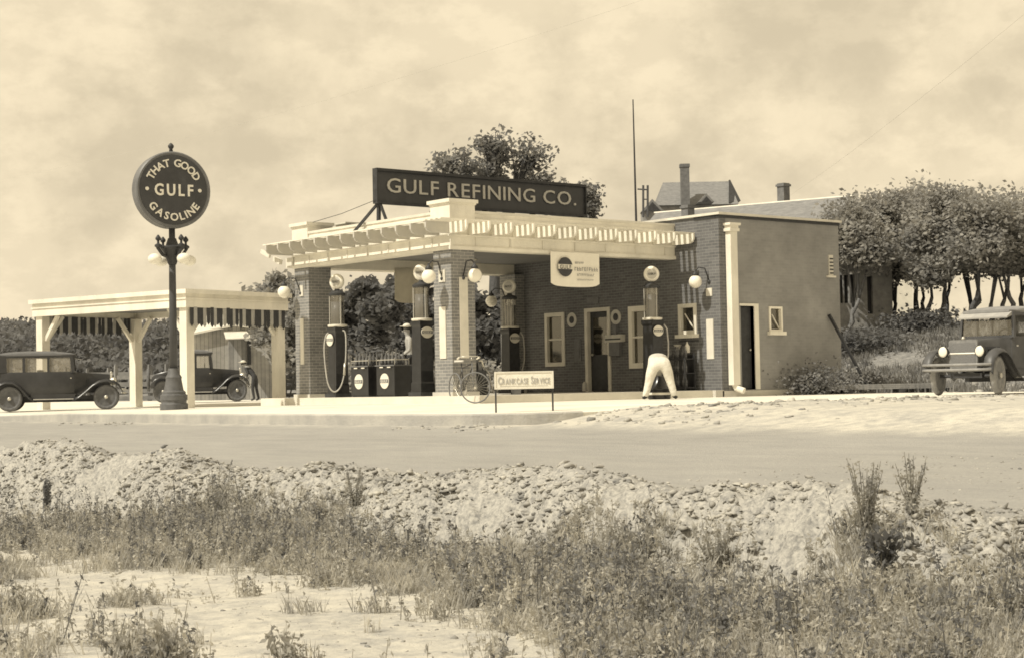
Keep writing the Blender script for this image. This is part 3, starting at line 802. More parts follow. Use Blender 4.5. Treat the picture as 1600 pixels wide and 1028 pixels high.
# things on the office front --------------------------------------------------
def ring_sign(y, z, r, label):
    e = empty('round_sign', (Lx-.002, y, z-r), 0, label, 'sign', 'small round signs on the office wall')
    k = MB(); k.lathe([(r, 0), (r, -.02)], (0,0,0), 24, 'x').xf(Matrix.Translation((0, 0, r)))
    k.build('disc', M_lettergrey, e)
    MB().lathe([(r*.5, -.026), (r*.5, -.02)], (0,0,0), 20, 'x').xf(Matrix.Translation((0, 0, r))).build('dark_centre', M_dark, e)
    return e
ring_sign(4.06, 1.98, .2, 'round pale ring sign between the left office window and the door')
ring_sign(2.27, 1.98, .2, 'round pale ring sign right of the office door')
e = empty('wall_dispenser', (Lx-.002, 2.25, .95), 0, 'pale wall dispenser box on a narrow neck below the right ring sign', 'dispenser')
MB().box(-.1, 0, -.06, .06, .55, .82).build('neck', M_mid, e); MB().box(-.16, 0, -.32, .32, .36, .56).build('tray', M_lettergrey, e)
MB().box(-.12, 0, -.2, .2, 0, .36).build('box', M_mid, e); MB().box(-.17, -.16, -.3, .3, .42, .46).build('trim', M_dark, e)
tag(MB().box(Lx-.025, Lx-.002, 2.95, 3.42, 2.38, 2.56).build('plaque', M_mid), 'small grey plaque above the office door', 'plaque')
tag(MB().box(Lx-.02, Lx-.002, 3.7, 3.98, .85, 1.45).box(Lx-.03, Lx-.02, 3.76, 3.92, .92, 1.38).build('notice_board', M_mid), 'dim narrow notice board between the left window and office door', 'notice board')
# oil can rack by the corner window
rk = empty('oil_rack', (6.88, -.42, 0), 0, 'dark shelf rack crowded with bottles below the small corner window', 'rack')
k = MB()
for z in (.06, .42, .78): k.box(-.18, .18, -.36, .36, z, z+.03)
for x in (-.17, .17):
    for y in (-.35, .35): k.box(x-.015, x+.015, y-.015, y+.015, 0, .95)
k.build('shelf_frame', M_dark, rk); MB().box(.15, .165, -.33, .33, .1, .9).build('back_panel', M_black, rk)
for z, tg in ((.811, 'top'), (.451, 'middle'), (.091, 'bottom')):
    for i in range(5):
        o = bproto.copy(); COL.objects.link(o); o.location = (6.88-.06+.05*(i % 2), -.42-.26+i*.13, z)
        if z > .7: o.scale = (1, 1, .9)
        tag(o, 'glass oil bottle on the %s shelf of the rack under the corner window' % tg, 'bottle', 'oil bottles on the %s rack shelf' % tg)
fun = MB().lathe([(.02, 0), (.03, .08), (.1, .2), (.11, .21)], (0,0,0), 12).build('funnel', M_letter, None, True); fun.location = (6.95, -.28, .95)
tag(fun, 'pale funnel standing on top of the bottle rack, left', 'funnel')
can = MB().lathe([(.07, 0), (.07, .16), (.02, .24), (.015, .28)], (0,0,0), 12).build('oil_can', M_letter, None, True); can.location = (6.95, -.62, .95)
tag(can, 'pale oil can standing on top of the bottle rack, right', 'oil can')

# air and water stand right of nearest pier ------------------------------------
av = empty('air_hose_stand', (.98, .42, 0), 0, 'dark air and water stand draped with hoses right of the nearest pier', 'air stand')
MB().box(-.2, .2, -.16, .16, 0, .58).box(-.24, .24, -.2, .2, 0, .06).build('cabinet', M_dark, av)
MB().box(-.12, .12, -.1, .1, .58, .74).lathe([(.1, .74), (.11, .78), (.05, .82), (.03, .86)], (0,0,0), 12).build('valve_head', M_mid, av)
MB().tube([(-.17, .0, .70), (-.13, 0, .78), (-.04, 0, .80)], .024, 8).tube([(.05, -.05, .80), (.13, -.08, .80), (.17, -.09, .66)], .024, 8).build('fitting', M_letter, av, True)
def hose(parent, pts, r, m, name='hose'): return MB().tube(pts, r, 8).build(name, m, parent, True)
rh = random.Random(12)
for q in range(9):
    a0 = rh.uniform(0, 6.28); a1 = a0+rh.uniform(.8, 2.0); rd = rh.uniform(.24, .38); dp = rh.uniform(.35, .72); ps_ = []
    for i in range(17):
        u = i/16; a = a0+(a1-a0)*u; rad = .12+(rd-.12)*math.sin(math.pi*u)**.6
        ps_.append((rad*math.cos(a), rad*math.sin(a)*.8, .76-dp*math.sin(math.pi*u)**.7))
    hose(av, ps_, .018, (M_rubber, M_mid, M_dark)[q % 3])
hose(av, [(.17, -.09, .66), (.27, -.16, .52), (.31, -.2, .25), (.30, -.3, .03), (.1, -.44, .02), (-.1, -.60, .02), (-.2, -.80, .02), (.0, -.98, .02), (.3, -.9, .02), (.42, -.8, .02)], .015, M_hose)
bk = MB().lathe([(.11, 0), (.14, .28), (.145, .28), (.145, .30), (.12, .29)], (0,0,0), 16).build('bucket', M_mid, None, True); bk.location = (1.45, -.5, .001)
tag(bk, 'grey pail standing beside the air hose stand', 'bucket')
MB().tube([(.14*math.cos(R(a)), 0, .28+.16*math.sin(R(a))) for a in range(0, 181, 20)], .006, 6).build('bail', M_chrome, bk)
# two small cans by the office door, one bottle stand left of door
o = MB().lathe([(.06, 0), (.07, .02), (.06, .2), (.03, .26)], (0,0,0), 10).build('milk_bottle', M_lettergrey, None, True); o.location = (Lx-.35, 3.2, .021)
tag(o, 'small pale jug on the ground at the office door', 'jug')

# bicycle leaning at the platform corner
bl_ = W(gz(741, 36.6), 36.6); bl_.z = apz(bl_.x, bl_.y)
bi = empty('bicycle', bl_, heading(.45, -.89), 'dark bicycle leaning at the platform corner below the nearest pier, front wheel turned', 'bicycle')
def bwheel(x, steer, nm='wheel'):
    k = MB(); n = 40; rings = []
    for i in range(n+1):
        a = 2*math.pi*i/n; c = Vector((math.cos(a), 0, math.sin(a))); rings.append([c*(.33+.016*math.cos(b))+Vector((0, .016*math.sin(b), 0)) for b in (2*math.pi*j/6 for j in range(6))])
    k.loft(rings, False); o = k.build(nm, M_mid, bi, True); o.location = (x, 0, .35); o.rotation_euler = (0, 0, steer)
    k = MB(); k.lathe([(.025, -.04), (.025, .04)], (0,0,0), 10, 'y')
    for i in range(24): a = 2*math.pi*i/24; k.tube([(0, .02*(-1)**i, 0), (.32*math.cos(a), 0, .32*math.sin(a))], .0018, 4, False)
    k.build('spokes', M_chrome, o); return o
ST = R(52)
bwheel(.0, ST); bwheel(-1.05, 0)
cs, sn = math.cos(ST), math.sin(ST)
k = MB(); k.tube([(-.16, 0, .88), (-.66, 0, .78)], .014, 6).tube([(-.14, 0, .80), (-.60, 0, .30)], .014, 6).tube([(-.60, 0, .30), (-.70, 0, .90)], .014, 6).tube([(-.60, 0, .30), (-1.05, .05, .35)], .010, 6).tube([(-.67, 0, .76), (-1.05, .05, .35)], .010, 6)
k.build('frame', M_black, bi, True)
MB().tube([(-.16, 0, .95), (-.13, 0, .74), (-.04-.0, .05*cs, .55), (0, .06*cs, .35)], .012, 6).tube([(-.13, 0, .74), (-.04, -.05*cs, .55), (0, -.06*cs, .35)], .012, 6).build('fork', M_mid, bi, True)
MB().tube([(-.16, 0, .94), (-.17, 0, 1.02)], .012, 6).tube([(-.33-.05, .24, .99), (-.25, .25, 1.03), (-.14, .12, 1.04), (-.14, -.12, 1.04), (-.25, -.25, 1.03), (-.38, -.24, .99)], .012, 8).build('handlebar', M_chrome, bi, True)
for s_ in (1, -1): MB().tube([(-.27, s_*.25, 1.02), (-.40, s_*.24, .985)], .019, 8).build('grip', M_letter, bi, True)
MB().loft([[(-.90, -.09, .93), (-.90, .09, .93), (-.90, .08, .97), (-.90, -.08, .97)], [(-.70, -.06, .93), (-.70, .06, .93), (-.70, .05, .97), (-.70, -.05, .97)], [(-.60, -.02, .93), (-.60, .02, .93), (-.60, .015, .955), (-.60, -.015, .955)]]).build('saddle', M_lettergrey, bi)
MB().lathe([(.09, -.008), (.09, .008)], (-.60, .03, .30), 16, 'y').tube([(-.60, .05, .30), (-.52, .07, .18)], .01, 6).tube([(-.60, -.05, .30), (-.68, -.07, .42)], .01, 6).build('crank', M_chrome, bi)
# standing sign -----------------------------------------------------------------
a = at(775, 640, 28.); b = at(864, 638, 28.)
for q in (a, b): q.z = apz(q.x, q.y)
ss = empty('standing_sign', (a+b)/2, math.atan2(b.y-a.y, b.x-a.x), 'small white board on two thin legs advertising an oil service', 'sign')
hw = (b-a).length/2
MB().box(-hw-.0, hw-.0, -.02, .02, .405, .66).build('board', M_cloth if False else M_white, ss)
k = MB(); k.box(-hw-.02, hw+.02, -.03, .03, .655, .68).box(-hw-.02, hw+.02, -.03, .03, .385, .41).box(-hw-.02, -hw+.01, -.03, .03, .41, .655).box(hw-.01, hw+.02, -.03, .03, .41, .655); k.build('frame', M_white2, ss)
for x in (-hw, hw): MB().bar((x, .035, -.02), (x, .035, .66), .03, .03).build('leg', M_dark, ss)
s_ = [1 if i in (0, 10) else .78 for i in range(17)]
t = text_mb('CRANKCASE SERVICE', hw*1.82, .13, .012, .004, .12, sizes=s_, space=.35); t.xf(Matrix.Translation((0, -.026, .535))); t.build('lettering', M_tanink, ss)
MB().box(-hw*.85, hw*.85, -.0245, -.0205, .432, .437).build('underline', M_tanink, ss)

# ------------------------------------------------------------------ CARPORT
na = W(gz(291, 49.), 49.); fa_ = W(gz(56, 53.2), 53.2)
yd = (fa_-na); LYc = yd.length; yd.normalize(); xd = Vector((yd.y, -yd.x, 0))
if (na+xd-CP).length < (na-CP).length: xd = -xd
LXc = 4.1
zc = apz(na.x+1, na.y+1)-.02
cpt = empty('carport', (na.x, na.y, zc), 0, 'open white carport with braced posts and striped canvas fringe', 'carport')
def Q(u, v, z): p = xd*u+yd*v; return Vector((p.x, p.y, z))
HC = 2.98   # fascia bottom above ground
def cbar(mb, u0, u1, v0, v1, z0, z1):
    return mb.hexa([Q(u0,v0,z0), Q(u1,v0,z0), Q(u1,v1,z0), Q(u0,v1,z0), Q(u0,v0,z1), Q(u1,v0,z1), Q(u1,v1,z1), Q(u0,v1,z1)])
pw = .30
for (u, v) in ((0, 0), (0, LYc-pw), (LXc-pw, 0), (LXc-pw, LYc-pw)):
    po = cbar(MB(), u, u+pw, v, v+pw, 0, HC).build('post', M_white, cpt)
    sv = 1 if v == 0 else -1; su = 1 if u == 0 else -1
    br = MB()
    va = pw if sv > 0 else 0; ua = pw if su > 0 else 0
    br.bar(Q(u+pw/2, v+va, HC-.75), Q(u+pw/2, v+va+sv*.62, HC+.02), .1, .12)
    br.bar(Q(u+ua, v+pw/2, HC-.75), Q(u+ua+su*.62, v+pw/2, HC+.02), .1, .12)
    br.build('brace', M_white, po)
fc = MB(); o_ = .08
cbar(fc, -o_, LXc+o_, -o_, .06, HC, HC+.46); cbar(fc, -o_, .06, .06, LYc-.06, HC, HC+.46); cbar(fc, -o_, LXc+o_, LYc-.06, LYc+o_, HC, HC+.46); cbar(fc, LXc-.06, LXc+o_, .06, LYc-.06, HC, HC+.46)
fo = fc.build('fascia', M_white, cpt)
fc = MB()
for z0, z1, o2 in ((HC+.40, HC+.53, .17), (HC+.24, HC+.28, .115)):
    cbar(fc, -o2, LXc+o2, -o2, -o_, z0, z1); cbar(fc, -o2, -o_, -o_, LYc+o_, z0, z1); cbar(fc, LXc+o_, LXc+o2, -o_, LYc+o_, z0, z1); cbar(fc, -o2, LXc+o2, LYc+o_, LYc+o2, z0, z1)
fc.build('cornice', M_white, fo)
cbar(MB(), .06, LXc-.06, .06, LYc-.06, HC+.2, HC+.44).build('roof', M_ceil, cpt)
def fringe(p, q, n, drop, outn):
    "a scalloped striped canvas edge from p to q; dark and pale stripes share one cloth"
    d = MB(); l = MB()
    for i in range(n):
        a = p+(q-p)*(i/n); b = p+(q-p)*((i+1)/n); mb = l if i % 3 == 1 else d
        dr = drop+.05*math.sin(i*2.2); wv = outn*(.02*math.sin(i*1.3))
        th = outn*.012
        c = (a+b)/2
        ring = [a+wv, b+wv, b+wv-Vector((0,0,dr*.85)), c+wv-Vector((0,0,dr)), a+wv-Vector((0,0,dr*.85))]
        mb.loft([ring, [x+th for x in ring]])
    return d, l
for (p, q, nn, on) in ((Q(.1, -.05, HC+.02), Q(LXc-.05, -.05, HC+.02), 30, -yd), (Q(.35, LYc-.1, HC+.02), Q(LXc-.1, LYc-.1, HC+.02), 30, yd)):
    d, l = fringe(p, q, nn, .58, on)
    do = d.build('canvas_fringe', M_canvas, cpt); l.build('pale_stripes', M_canvasl, do)

# ------------------------------------------------------------------ CARS (x forward, y left, z up)
def wheel(parent, x, y, r=.38, steer=0.0, dusty=False):
    e = MB()
    e.lathe([(r-.10, -.035), (r-.075, -.045), (r-.075, .045), (r-.10, .035)], (0,0,0), 28, 'y')
    for i in range(12):
        a = 2*math.pi*i/12; e.tube([(.06*math.cos(a), 0, .06*math.sin(a)), ((r-.09)*math.cos(a), 0, (r-.09)*math.sin(a))], [.022, .016], 6)
    e.lathe([(.09, -.05), (.09, .05)], (0,0,0), 14, 'y')
    o = e.build('wheel', mat('dusty_rim', .22, .8, .3, 9.) if dusty else M_rim, parent, True, auto=True)
    o.location = (x, y, r); o.rotation_euler = (0, 0, steer)
    t = MB(); n = 36; m = 10; rings = []
    for i in range(n):
        a = 2*math.pi*i/n; c = Vector((math.cos(a), 0, math.sin(a)))
        rings.append([c*(r-.06+.06*math.cos(b))+Vector((0, .062*math.sin(b), 0)) for b in (2*math.pi*j/m for j in range(m))])
    t.loft(rings+[rings[0]], False); t.build('tyre', mat('pale_dusty_tyre', .26, .9, .3, 9.) if dusty else M_tyre, o, True)
    sgn = 1 if y > 0 else -1
    MB().lathe([(.06, 0), (.055, .035*sgn), (.03, .05*sgn)], (0, .05*sgn, 0), 12, 'y').build('hubcap', M_chrome, o, True)
    return o
def fender(parent, cx, y, r, side, front=True, w=.24, name='fender', m=None):
    pts = []
    if front:
        seq = [(.50, .46), (.47, .62), (.38, .76), (.22, .86), (.02, .90), (-.2, .87), (-.4, .76), (-.6, .58), (-.8, .42), (-1.0, .33)]
    else:
        seq = [(.72, .33), (.56, .42), (.42, .60), (.28, .76), (.1, .87), (-.12, .88), (-.32, .80), (-.46, .64), (-.52, .44)]
    k = MB(); rings = []
    for (dx, z) in seq:
        ring = [(cx+dx, y-side*w*.5, z-.01), (cx+dx, y-side*w*.2, z+.025), (cx+dx, y+side*w*.2, z+.02), (cx+dx, y+side*w*.5, z-.05),
                (cx+dx, y+side*w*.48, z-.065), (cx+dx, y+side*w*.2, z-.0), (cx+dx, y-side*w*.2, z+.005), (cx+dx, y-side*w*.5, z-.03)]
        rings.append(ring)
    k.loft(rings); return k.build(name, m or M_black, parent, True)
def headlamp(parent, x, y, z, m=None):
    k = MB(); k.lathe([(.03, -.16), (.08, -.12), (.115, -.03), (.12, .02), (.11, .03)], (x, y, z), 18, 'x'); o = k.build('headlight', m or M_black, parent, True)
    MB().ball((x+.025, y, z), .105, 16, 8, (.3, 1, 1)).build('lens', M_globe, o, True); return o
def old_car(name, loc, rz, label, kind='sedan', steer=0.0, dusty=False, group=None):
    e = empty(name, loc, rz, label, 'car', group)
    body = mat('car_body_dusty', .075, .45, .4, 2., spec=.4) if dusty else mat('car_body', .035, .3, .3, 2.5, spec=.5)
    fx, rx = 1.42, -1.42
    hw = .62
    front_x = 1.62
    # chassis, running boards
    MB().box(-1.75, 1.5, -.38, .38, .34, .44).build('chassis', M_dark, e)
    for s in (1, -1):
        MB().box(-.72, .46, s*.62, s*.86, .33, .36).build('running_board', mat('running_board_worn', .38, .6, .2, 6.), e)
        MB().box(-.80, .50, s*.60, s*.64, .35, .50).build('splash_apron', body, e)
        fender(e, fx, s*.73, .38, s, True, m=body); fender(e, rx, s*.73, .38, s, False, m=body)
    # lower tub
    if kind == 'sedan': xs = (-1.92, .42)
    else: xs = (-.62, .42)
    def ring(x, w, z0, z1, wt=None):
        wt = wt or w
        return [(x, -w*.92, z0), (x, -w, z0+.18), (x, -wt, z1-.04), (x, -wt+.03, z1), (x, wt-.03, z1), (x, wt, z1-.04), (x, w, z0+.18), (x, w*.92, z0)]
    BZ = 1.16
    k = MB()
    if kind == 'sedan': k.loft([ring(-1.95, .50, .62, BZ-.04), ring(-1.86, .60, .50, BZ), ring(-1.2, .67, .44, BZ), ring(-.4, .68, .44, BZ), ring(.3, .64, .44, BZ), ring(.48, .58, .46, BZ-.02)])
    else: k.loft([ring(-.86, .62, .5, BZ), ring(-.5, .66, .44, BZ), ring(.3, .63, .44, BZ), ring(.48, .57, .46, BZ-.02)])
    k.build('body', body, e, True, auto=True)
    # cowl + bonnet + radiator
    k = MB(); k.loft([ring(.48, .57, .5, BZ-.02), ring(.62, .50, .5, BZ-.03), ring(1.1, .40, .52, BZ-.06), ring(1.54, .31, .54, BZ-.10)])
    bo = k.build('bonnet', body, e, True, auto=True)
    for s in (1, -1):
        lv = MB()
        for i in range(8): lv.bar((.85+i*.06, s*(.475-.012*i), .70), (.85+i*.06, s*(.475-.012*i), .95), .02, .02)
        lv.build('louvres', M_dark, bo)
    k = MB(); k.loft([ring(1.54, .335, .5, BZ-.07), ring(1.60, .335, .5, BZ-.07)]); ra = k.build('radiator_shell', mat('dull_shell', .2, .5, .3, 6.) if dusty else M_chrome, e, True, auto=True)
    MB().loft([ring(1.6005, .29, .54, BZ-.13), ring(1.605, .29, .54, BZ-.13)]).build('core', mat('radiator_core', .16, .7, .3, 60.) if dusty else M_dark, ra)
    MB().lathe([(.03, 0), (.045, .02), (.03, .05), (.01, .07)], (1.57, 0, BZ-.07), 10).build('cap', M_chrome, ra, True)
    # greenhouse
    RZ = 1.70
    xr = -1.80 if kind == 'sedan' else -.72
    pil = MB()
    ps_ = [(.40, .10), (-.28, .07), (-1.0, .08), (xr, .10)] if kind == 'sedan' else [(.40, .09), (-.30, .35)]
    for s in (1, -1):
        for i, (x, wd) in enumerate(ps_):
            lean = .05 if i == 0 else 0
            pil.hexa([(x-wd/2+lean, s*.60, BZ-.02), (x+wd/2+lean, s*.60, BZ-.02), (x+wd/2+lean, s*.655, BZ-.02), (x-wd/2+lean, s*.655, BZ-.02),
                      (x-wd/2, s*.57, RZ-.06), (x+wd/2, s*.57, RZ-.06), (x+wd/2, s*.62, RZ-.06), (x-wd/2, s*.62, RZ-.06)])
        pil.box(xr, .44, s*.565, s*.625, RZ-.12, RZ-.05)
    if kind == 'sedan':
        pil.box(xr-.06, xr-.0, -.58, .58, BZ-.04, BZ+.12); pil.box(xr-.06, xr, -.58, .58, RZ-.2, RZ-.05); pil.box(xr-.06, xr, -.58, -.36, BZ+.1, RZ-.19); pil.box(xr-.06, xr, .36, .58, BZ+.1, RZ-.19)
        for s in (1, -1): pil.box(xr+.0, xr+.30, s*.565, s*.63, BZ-.02, RZ-.1) if not dusty else None
    else:
        pil.box(xr-.03, xr+.03, -.6, .6, BZ-.04, BZ+.16); pil.box(xr-.03, xr+.03, -.6, .6, RZ-.16, RZ-.05); pil.box(xr-.03, xr+.03, -.6, -.3, BZ+.15, RZ-.15); pil.box(xr-.03, xr+.03, .3, .6, BZ+.15, RZ-.15)
    pil.box(.40, .46, -.6, .6, RZ-.12, RZ-.05); pil.box(.44, .50, -.6, .6, BZ-.04, BZ+.02)
    pil.build('cabin_frame', body, e)
    gl = MB()
    gl.hexa([(.46, -.58, BZ), (.465, -.58, BZ), (.465, .58, BZ), (.46, .58, BZ), (.425, -.57, RZ-.12), (.43, -.57, RZ-.12), (.43, .57, RZ-.12), (.425, .57, RZ-.12)])
    wn = gl.build('windscreen', M_carglass, e)
    for s in (1, -1):
        k = MB()
        for (a, b) in zip(ps_[:-1], ps_[1:]): k.box(b[0]+b[1]/2, a[0]-a[1]/2, s*.60, s*.604, BZ, RZ-.12)
        k.build('side_window', M_carglass, e)
    seat = MB(); seat.box(-.55, -.05, -.55, .55, .6, .86).box(-.62, -.48, -.55, .55, .8, 1.22)
    if kind == 'sedan': seat.box(-1.6, -1.1, -.55, .55, .6, .86).box(-1.75, -1.58, -.55, .55, .8, 1.25)
    seat.build('seats', M_dark, e)
    MB().tube([(.2+.0*i, .3+.19*math.cos(2*math.pi*i/16), 1.12+.19*math.sin(2*math.pi*i/16)) for i in range(17)], .014, 6).build('steering_wheel', M_dark, e)
    # roof
    k = MB(); nR = 9; rings = []
    xa, xb = xr-.10, .50
    for i in range(nR):
        u = i/(nR-1); x = xa+(xb-xa)*u; ed = min(1., min(u, 1-u)*6); hgt = .115*(1-.55*(2*u-1)**2)*(.35+.65*ed); ww = .64*(.86+.14*min(1, ed))
        rings.append([(x, -ww, RZ-.06), (x, -ww-.005, RZ-.02)]+[(x, ww*math.sin(R(a)), RZ-.02+hgt*math.cos(R(a))**.6) for a in (-75, -50, -25, 0, 25, 50, 75)]+[(x, ww+.005, RZ-.02), (x, ww, RZ-.06)])
    k.loft(rings); k.build('roof', mat('dusty_roof_cloth', .24, .8, .2, 3.) if dusty else mat('roof_cloth', .13, .75, .25, 3.), e, True, auto=True)
    if dusty or kind == 'sedan':
        MB().hexa([(.46, -.60, RZ-.13), (.66, -.58, RZ-.18), (.66, .58, RZ-.18), (.46, .60, RZ-.13), (.46, -.60, RZ-.05), (.66, -.58, RZ-.15), (.66, .58, RZ-.15), (.46, .60, RZ-.05)]).build('sun_visor', mat('visor_dusty', .36, .7, .2, 3.) if dusty else M_black, e)
    if kind == 'coupe':
        k = MB(); k.loft([ring(-1.85, .42, .55, .86), ring(-1.7, .52, .48, .98), ring(-1.2, .6, .44, 1.08), ring(-.86, .62, .44, 1.14)]); k.build('boot', body, e, True, auto=True)
        MB().lathe([(.30, -.05), (.37, -.06), (.385, 0), (.37, .06), (.30, .05)], (-1.98, 0, .78), 24, 'x').build('spare_tyre', M_tyre, e, True)
    else:
        MB().lathe([(.28, -.05), (.36, -.06), (.37, 0), (.36, .06), (.28, .05)], (-2.08, 0, .80), 24, 'x').build('spare_tyre', M_tyre, e, True)
    for s in (1, -1):
        headlamp(e, 1.66, s*.43, .86, M_chrome if not dusty else None)
        MB().tube([(1.5, s*.36, .55), (1.8, s*.36, .5)], .02, 6).build('bumper_iron', M_dark, e)
        wheel(e, fx, s*.70, .38, steer, dusty); wheel(e, rx, s*.70, .38, 0, dusty and s > 0)
        MB().box(.36, .40, s*.66, s*.69, .95, .98).build('door_handle', M_chrome, e)
    MB().tube([(1.60, -.44, .82), (1.6, .44, .82)], .018, 6).build('lamp_bar', M_chrome, e)
    bm = MB()
    for z in (.50, .60): bm.tube([(1.90, -.80, z), (1.98, -.5, z), (2.0, 0, z), (1.98, .5, z), (1.90, .80, z)], .028, 8)
    bm.build('bumper', mat('dull_bumper', .26, .6, .25, 5.) if dusty else mat('bumper_plate', .5, .5, .15, 5.), e, True)
    MB().box(-1.6, 1.45, -.05, .05, .26, .34).tube([(fx, -.66, .38), (fx, .66, .38)], .03, 8).tube([(rx, -.66, .38), (rx, .66, .38)], .04, 8).build('axles', M_dark, e)
    return e
cl = W(gz(91, 50.3), 50.3); cl.z = apz(cl.x, cl.y)
c1 = old_car('sedan', cl, heading(.975, .22), 'dark old sedan at left edge, parked in front of the carport', 'sedan', group='old cars at the station')
c1.scale = (.98, .98, 1.0)
cc = W(gz(311, 61.), 61., -.17)
c2 = old_car('coupe', cc, heading(.96, .2), 'dark old coupe with rear spare wheel, behind the round sign post', 'coupe', group='old cars at the station'); c2.scale = (.93, .95, 1.07)
cr = W(gz(1510, 34.6), 34.6, 0)
hd = heading(-.66, -.75); ctr = cr-Vector((math.cos(hd), math.sin(hd), 0))*1.42
ctr.z = -.17
c3 = old_car('touring_car', ctr, hd, 'dusty old closed car with pale sun visor at the right edge', 'sedan', steer=R(8), dusty=True, group='old cars at the station'); c3.scale = (1, .95, 1.05)

#PART2
# ------------------------------------------------------------------ PEOPLE
def skin_mesh(name, pts, edges, rad, parent, mats, fn, sub=2, extra=None):
    "one continuous body grown on a joint skeleton; fn(centre) picks the clothing slot"
    keys = list(pts); ix = {k: i for i, k in enumerate(keys)}
    me = bpy.data.meshes.new('sk'); me.from_pydata([tuple(pts[k]) for k in keys], [(ix[a], ix[b]) for a, b in edges], []); me.update()
    ob = bpy.data.objects.new('sk', me); COL.objects.link(ob)
    sk = ob.modifiers.new('s', 'SKIN'); sk.use_smooth_shade = True; sk.branch_smoothing = .5
    lay = me.skin_vertices[0] if len(me.skin_vertices) else None
    if lay is None:
        me.skin_vertices.new() if hasattr(me.skin_vertices, 'new') else None
        lay = me.skin_vertices[0] if len(me.skin_vertices) else None
    for k in keys:
        r = rad[k]; r = r if isinstance(r, tuple) else (r, r)
        lay.data[ix[k]].radius = r
    lay.data[ix['pelvis']].use_root = True
    sb = ob.modifiers.new('b', 'SUBSURF'); sb.levels = sub; sb.render_levels = sub
    dg = bpy.context.evaluated_depsgraph_get(); dg.update()
    m2 = bpy.data.meshes.new_from_object(ob.evaluated_get(dg))
    bpy.data.objects.remove(ob); bpy.data.meshes.remove(me)
    if extra is not None:      # fingers, nose: welded into the same mesh
        import bmesh
        bm = bmesh.new(); bm.from_mesh(m2)
        vs = [bm.verts.new(v) for v in extra.v]
        for f in extra.f:
            try: bm.faces.new([vs[i] for i in f]).smooth = True
            except ValueError: pass
        bm.to_mesh(m2); bm.free()
    m2.name = name; m2.materials.clear()
    for m in mats: m2.materials.append(m)
    for p in m2.polygons: p.material_index = fn(Vector(p.center)); p.use_smooth = True
    o = bpy.data.objects.new(name, m2); COL.objects.link(o); o.parent = parent
    return o
def fingers(mb, wrist, direction, side, curl=.5):
    d = Vector(direction).normalized(); s = Vector(side).normalized(); n = d.cross(s).normalized()
    w = Vector(wrist)
    for i, ln in enumerate((.072, .082, .077, .06)):
        b = w+d*.075+s*(.030-.02*i)
        mb.tube([b, b+d*ln*.45+n*.012*curl, b+d*ln*.8+n*.05*curl, b+d*ln*.9+n*.09*curl], [.010, .0095, .009, .006], 6)
    b = w+d*.03+s*.038
    mb.tube([b, b+s*.022+d*.025, b+s*.025+d*.055+n*.02], [.012, .011, .008], 6)
BE = [('pelvis','waist'),('waist','chest'),('chest','neck0'),('neck0','neck'),('neck','head'),('head','crown'),
      ('pelvis','hipL'),('hipL','kneeL'),('kneeL','ankL'),('ankL','toeL'),('pelvis','hipR'),('hipR','kneeR'),('kneeR','ankR'),('ankR','toeR'),
      ('neck0','shL'),('shL','elL'),('elL','wrL'),('wrL','haL'),('neck0','shR'),('shR','elR'),('elR','wrR'),('wrR','haR')]
BR = dict(pelvis=(.165,.12), waist=(.145,.11), chest=(.165,.125), neck0=(.10,.08), neck=.055, head=(.082,.095), crown=(.07,.08),
      hipL=.098, kneeL=.066, ankL=.05, toeL=.036, hipR=.098, kneeR=.066, ankR=.05, toeR=.036,
      shL=.062, elL=.045, wrL=.030, haL=(.038,.018), shR=.062, elR=.045, wrR=.030, haR=(.038,.018))
M_whitecloth = mat('white_work_cloth', .66, .9, .12, 5., 1., 11)
# x forward (direction the person faces), y left
p1loc = W(gz(1029, 38.4), 38.4); p1loc.z = apz(p1loc.x, p1loc.y)
p1 = empty('person', p1loc, heading(.05, 1), 'person in white work clothes seen from behind, bending over with legs apart', 'person')
A = dict(pelvis=(0,0,.90), waist=(.20,0,.95), chest=(.42,0,.86), neck0=(.52,0,.69), neck=(.57,0,.60), head=(.60,0,.50), crown=(.64,0,.42),
      hipL=(.0,.15,.79), kneeL=(.02,.24,.42), ankL=(-.02,.335,.085), toeL=(.12,.38,.035), hipR=(.0,-.15,.79), kneeR=(.02,-.24,.42), ankR=(-.02,-.335,.085), toeR=(.12,-.38,.035),
      shL=(.47,.17,.72), elL=(.55,.24,.47), wrL=(.62,.13,.27), haL=(.64,.11,.20), shR=(.47,-.17,.72), elR=(.55,-.24,.47), wrR=(.62,-.13,.27), haR=(.64,-.11,.20))
BR1 = dict(BR); BR1.update(pelvis=(.30,.20), waist=(.29,.17), chest=(.27,.17), hipL=.175, hipR=.175, kneeL=.10, kneeR=.10, ankL=.078, ankR=.078)
fx_ = MB(); fingers(fx_, A['haL'], (.1,0,-1), (0,-1,0)); fingers(fx_, A['haR'], (.1,0,-1), (0,1,0))
fx_.tube([(.66,0,.50), (.695,0,.49)], [.02, .012], 6)
fx_.ball((.60,.085,.52), .022, 8, 6, (.6,.5,1)); fx_.ball((.60,-.085,.52), .022, 8, 6, (.6,.5,1))
def f1(c):
    if c.z < .075: return 2
    if c.x < .30 and c.z > .05 and not (c.z > .97-.25*max(0, c.x)): return 0
    if c.z < .32 and c.x > .5: return 1
    if c.z < .62 and abs(c.y) < .12 and c.x > .52: return 1
    return 3
skin_mesh('body', A, BE, BR1, p1, [M_whitecloth, M_skin, M_darkcloth, mat('white_shirt', .52, .9, .12, 5., 1., 11)], f1, extra=fx_)
cpm = MB(); cpm.ball((.63, 0, .43), .105, 14, 8, (1, 1, .8)); cpm.lathe([(.15, 0), (.15, .012)], (.60, 0, .47), 16)
cpm.build('cap', M_darkcloth, p1, True)
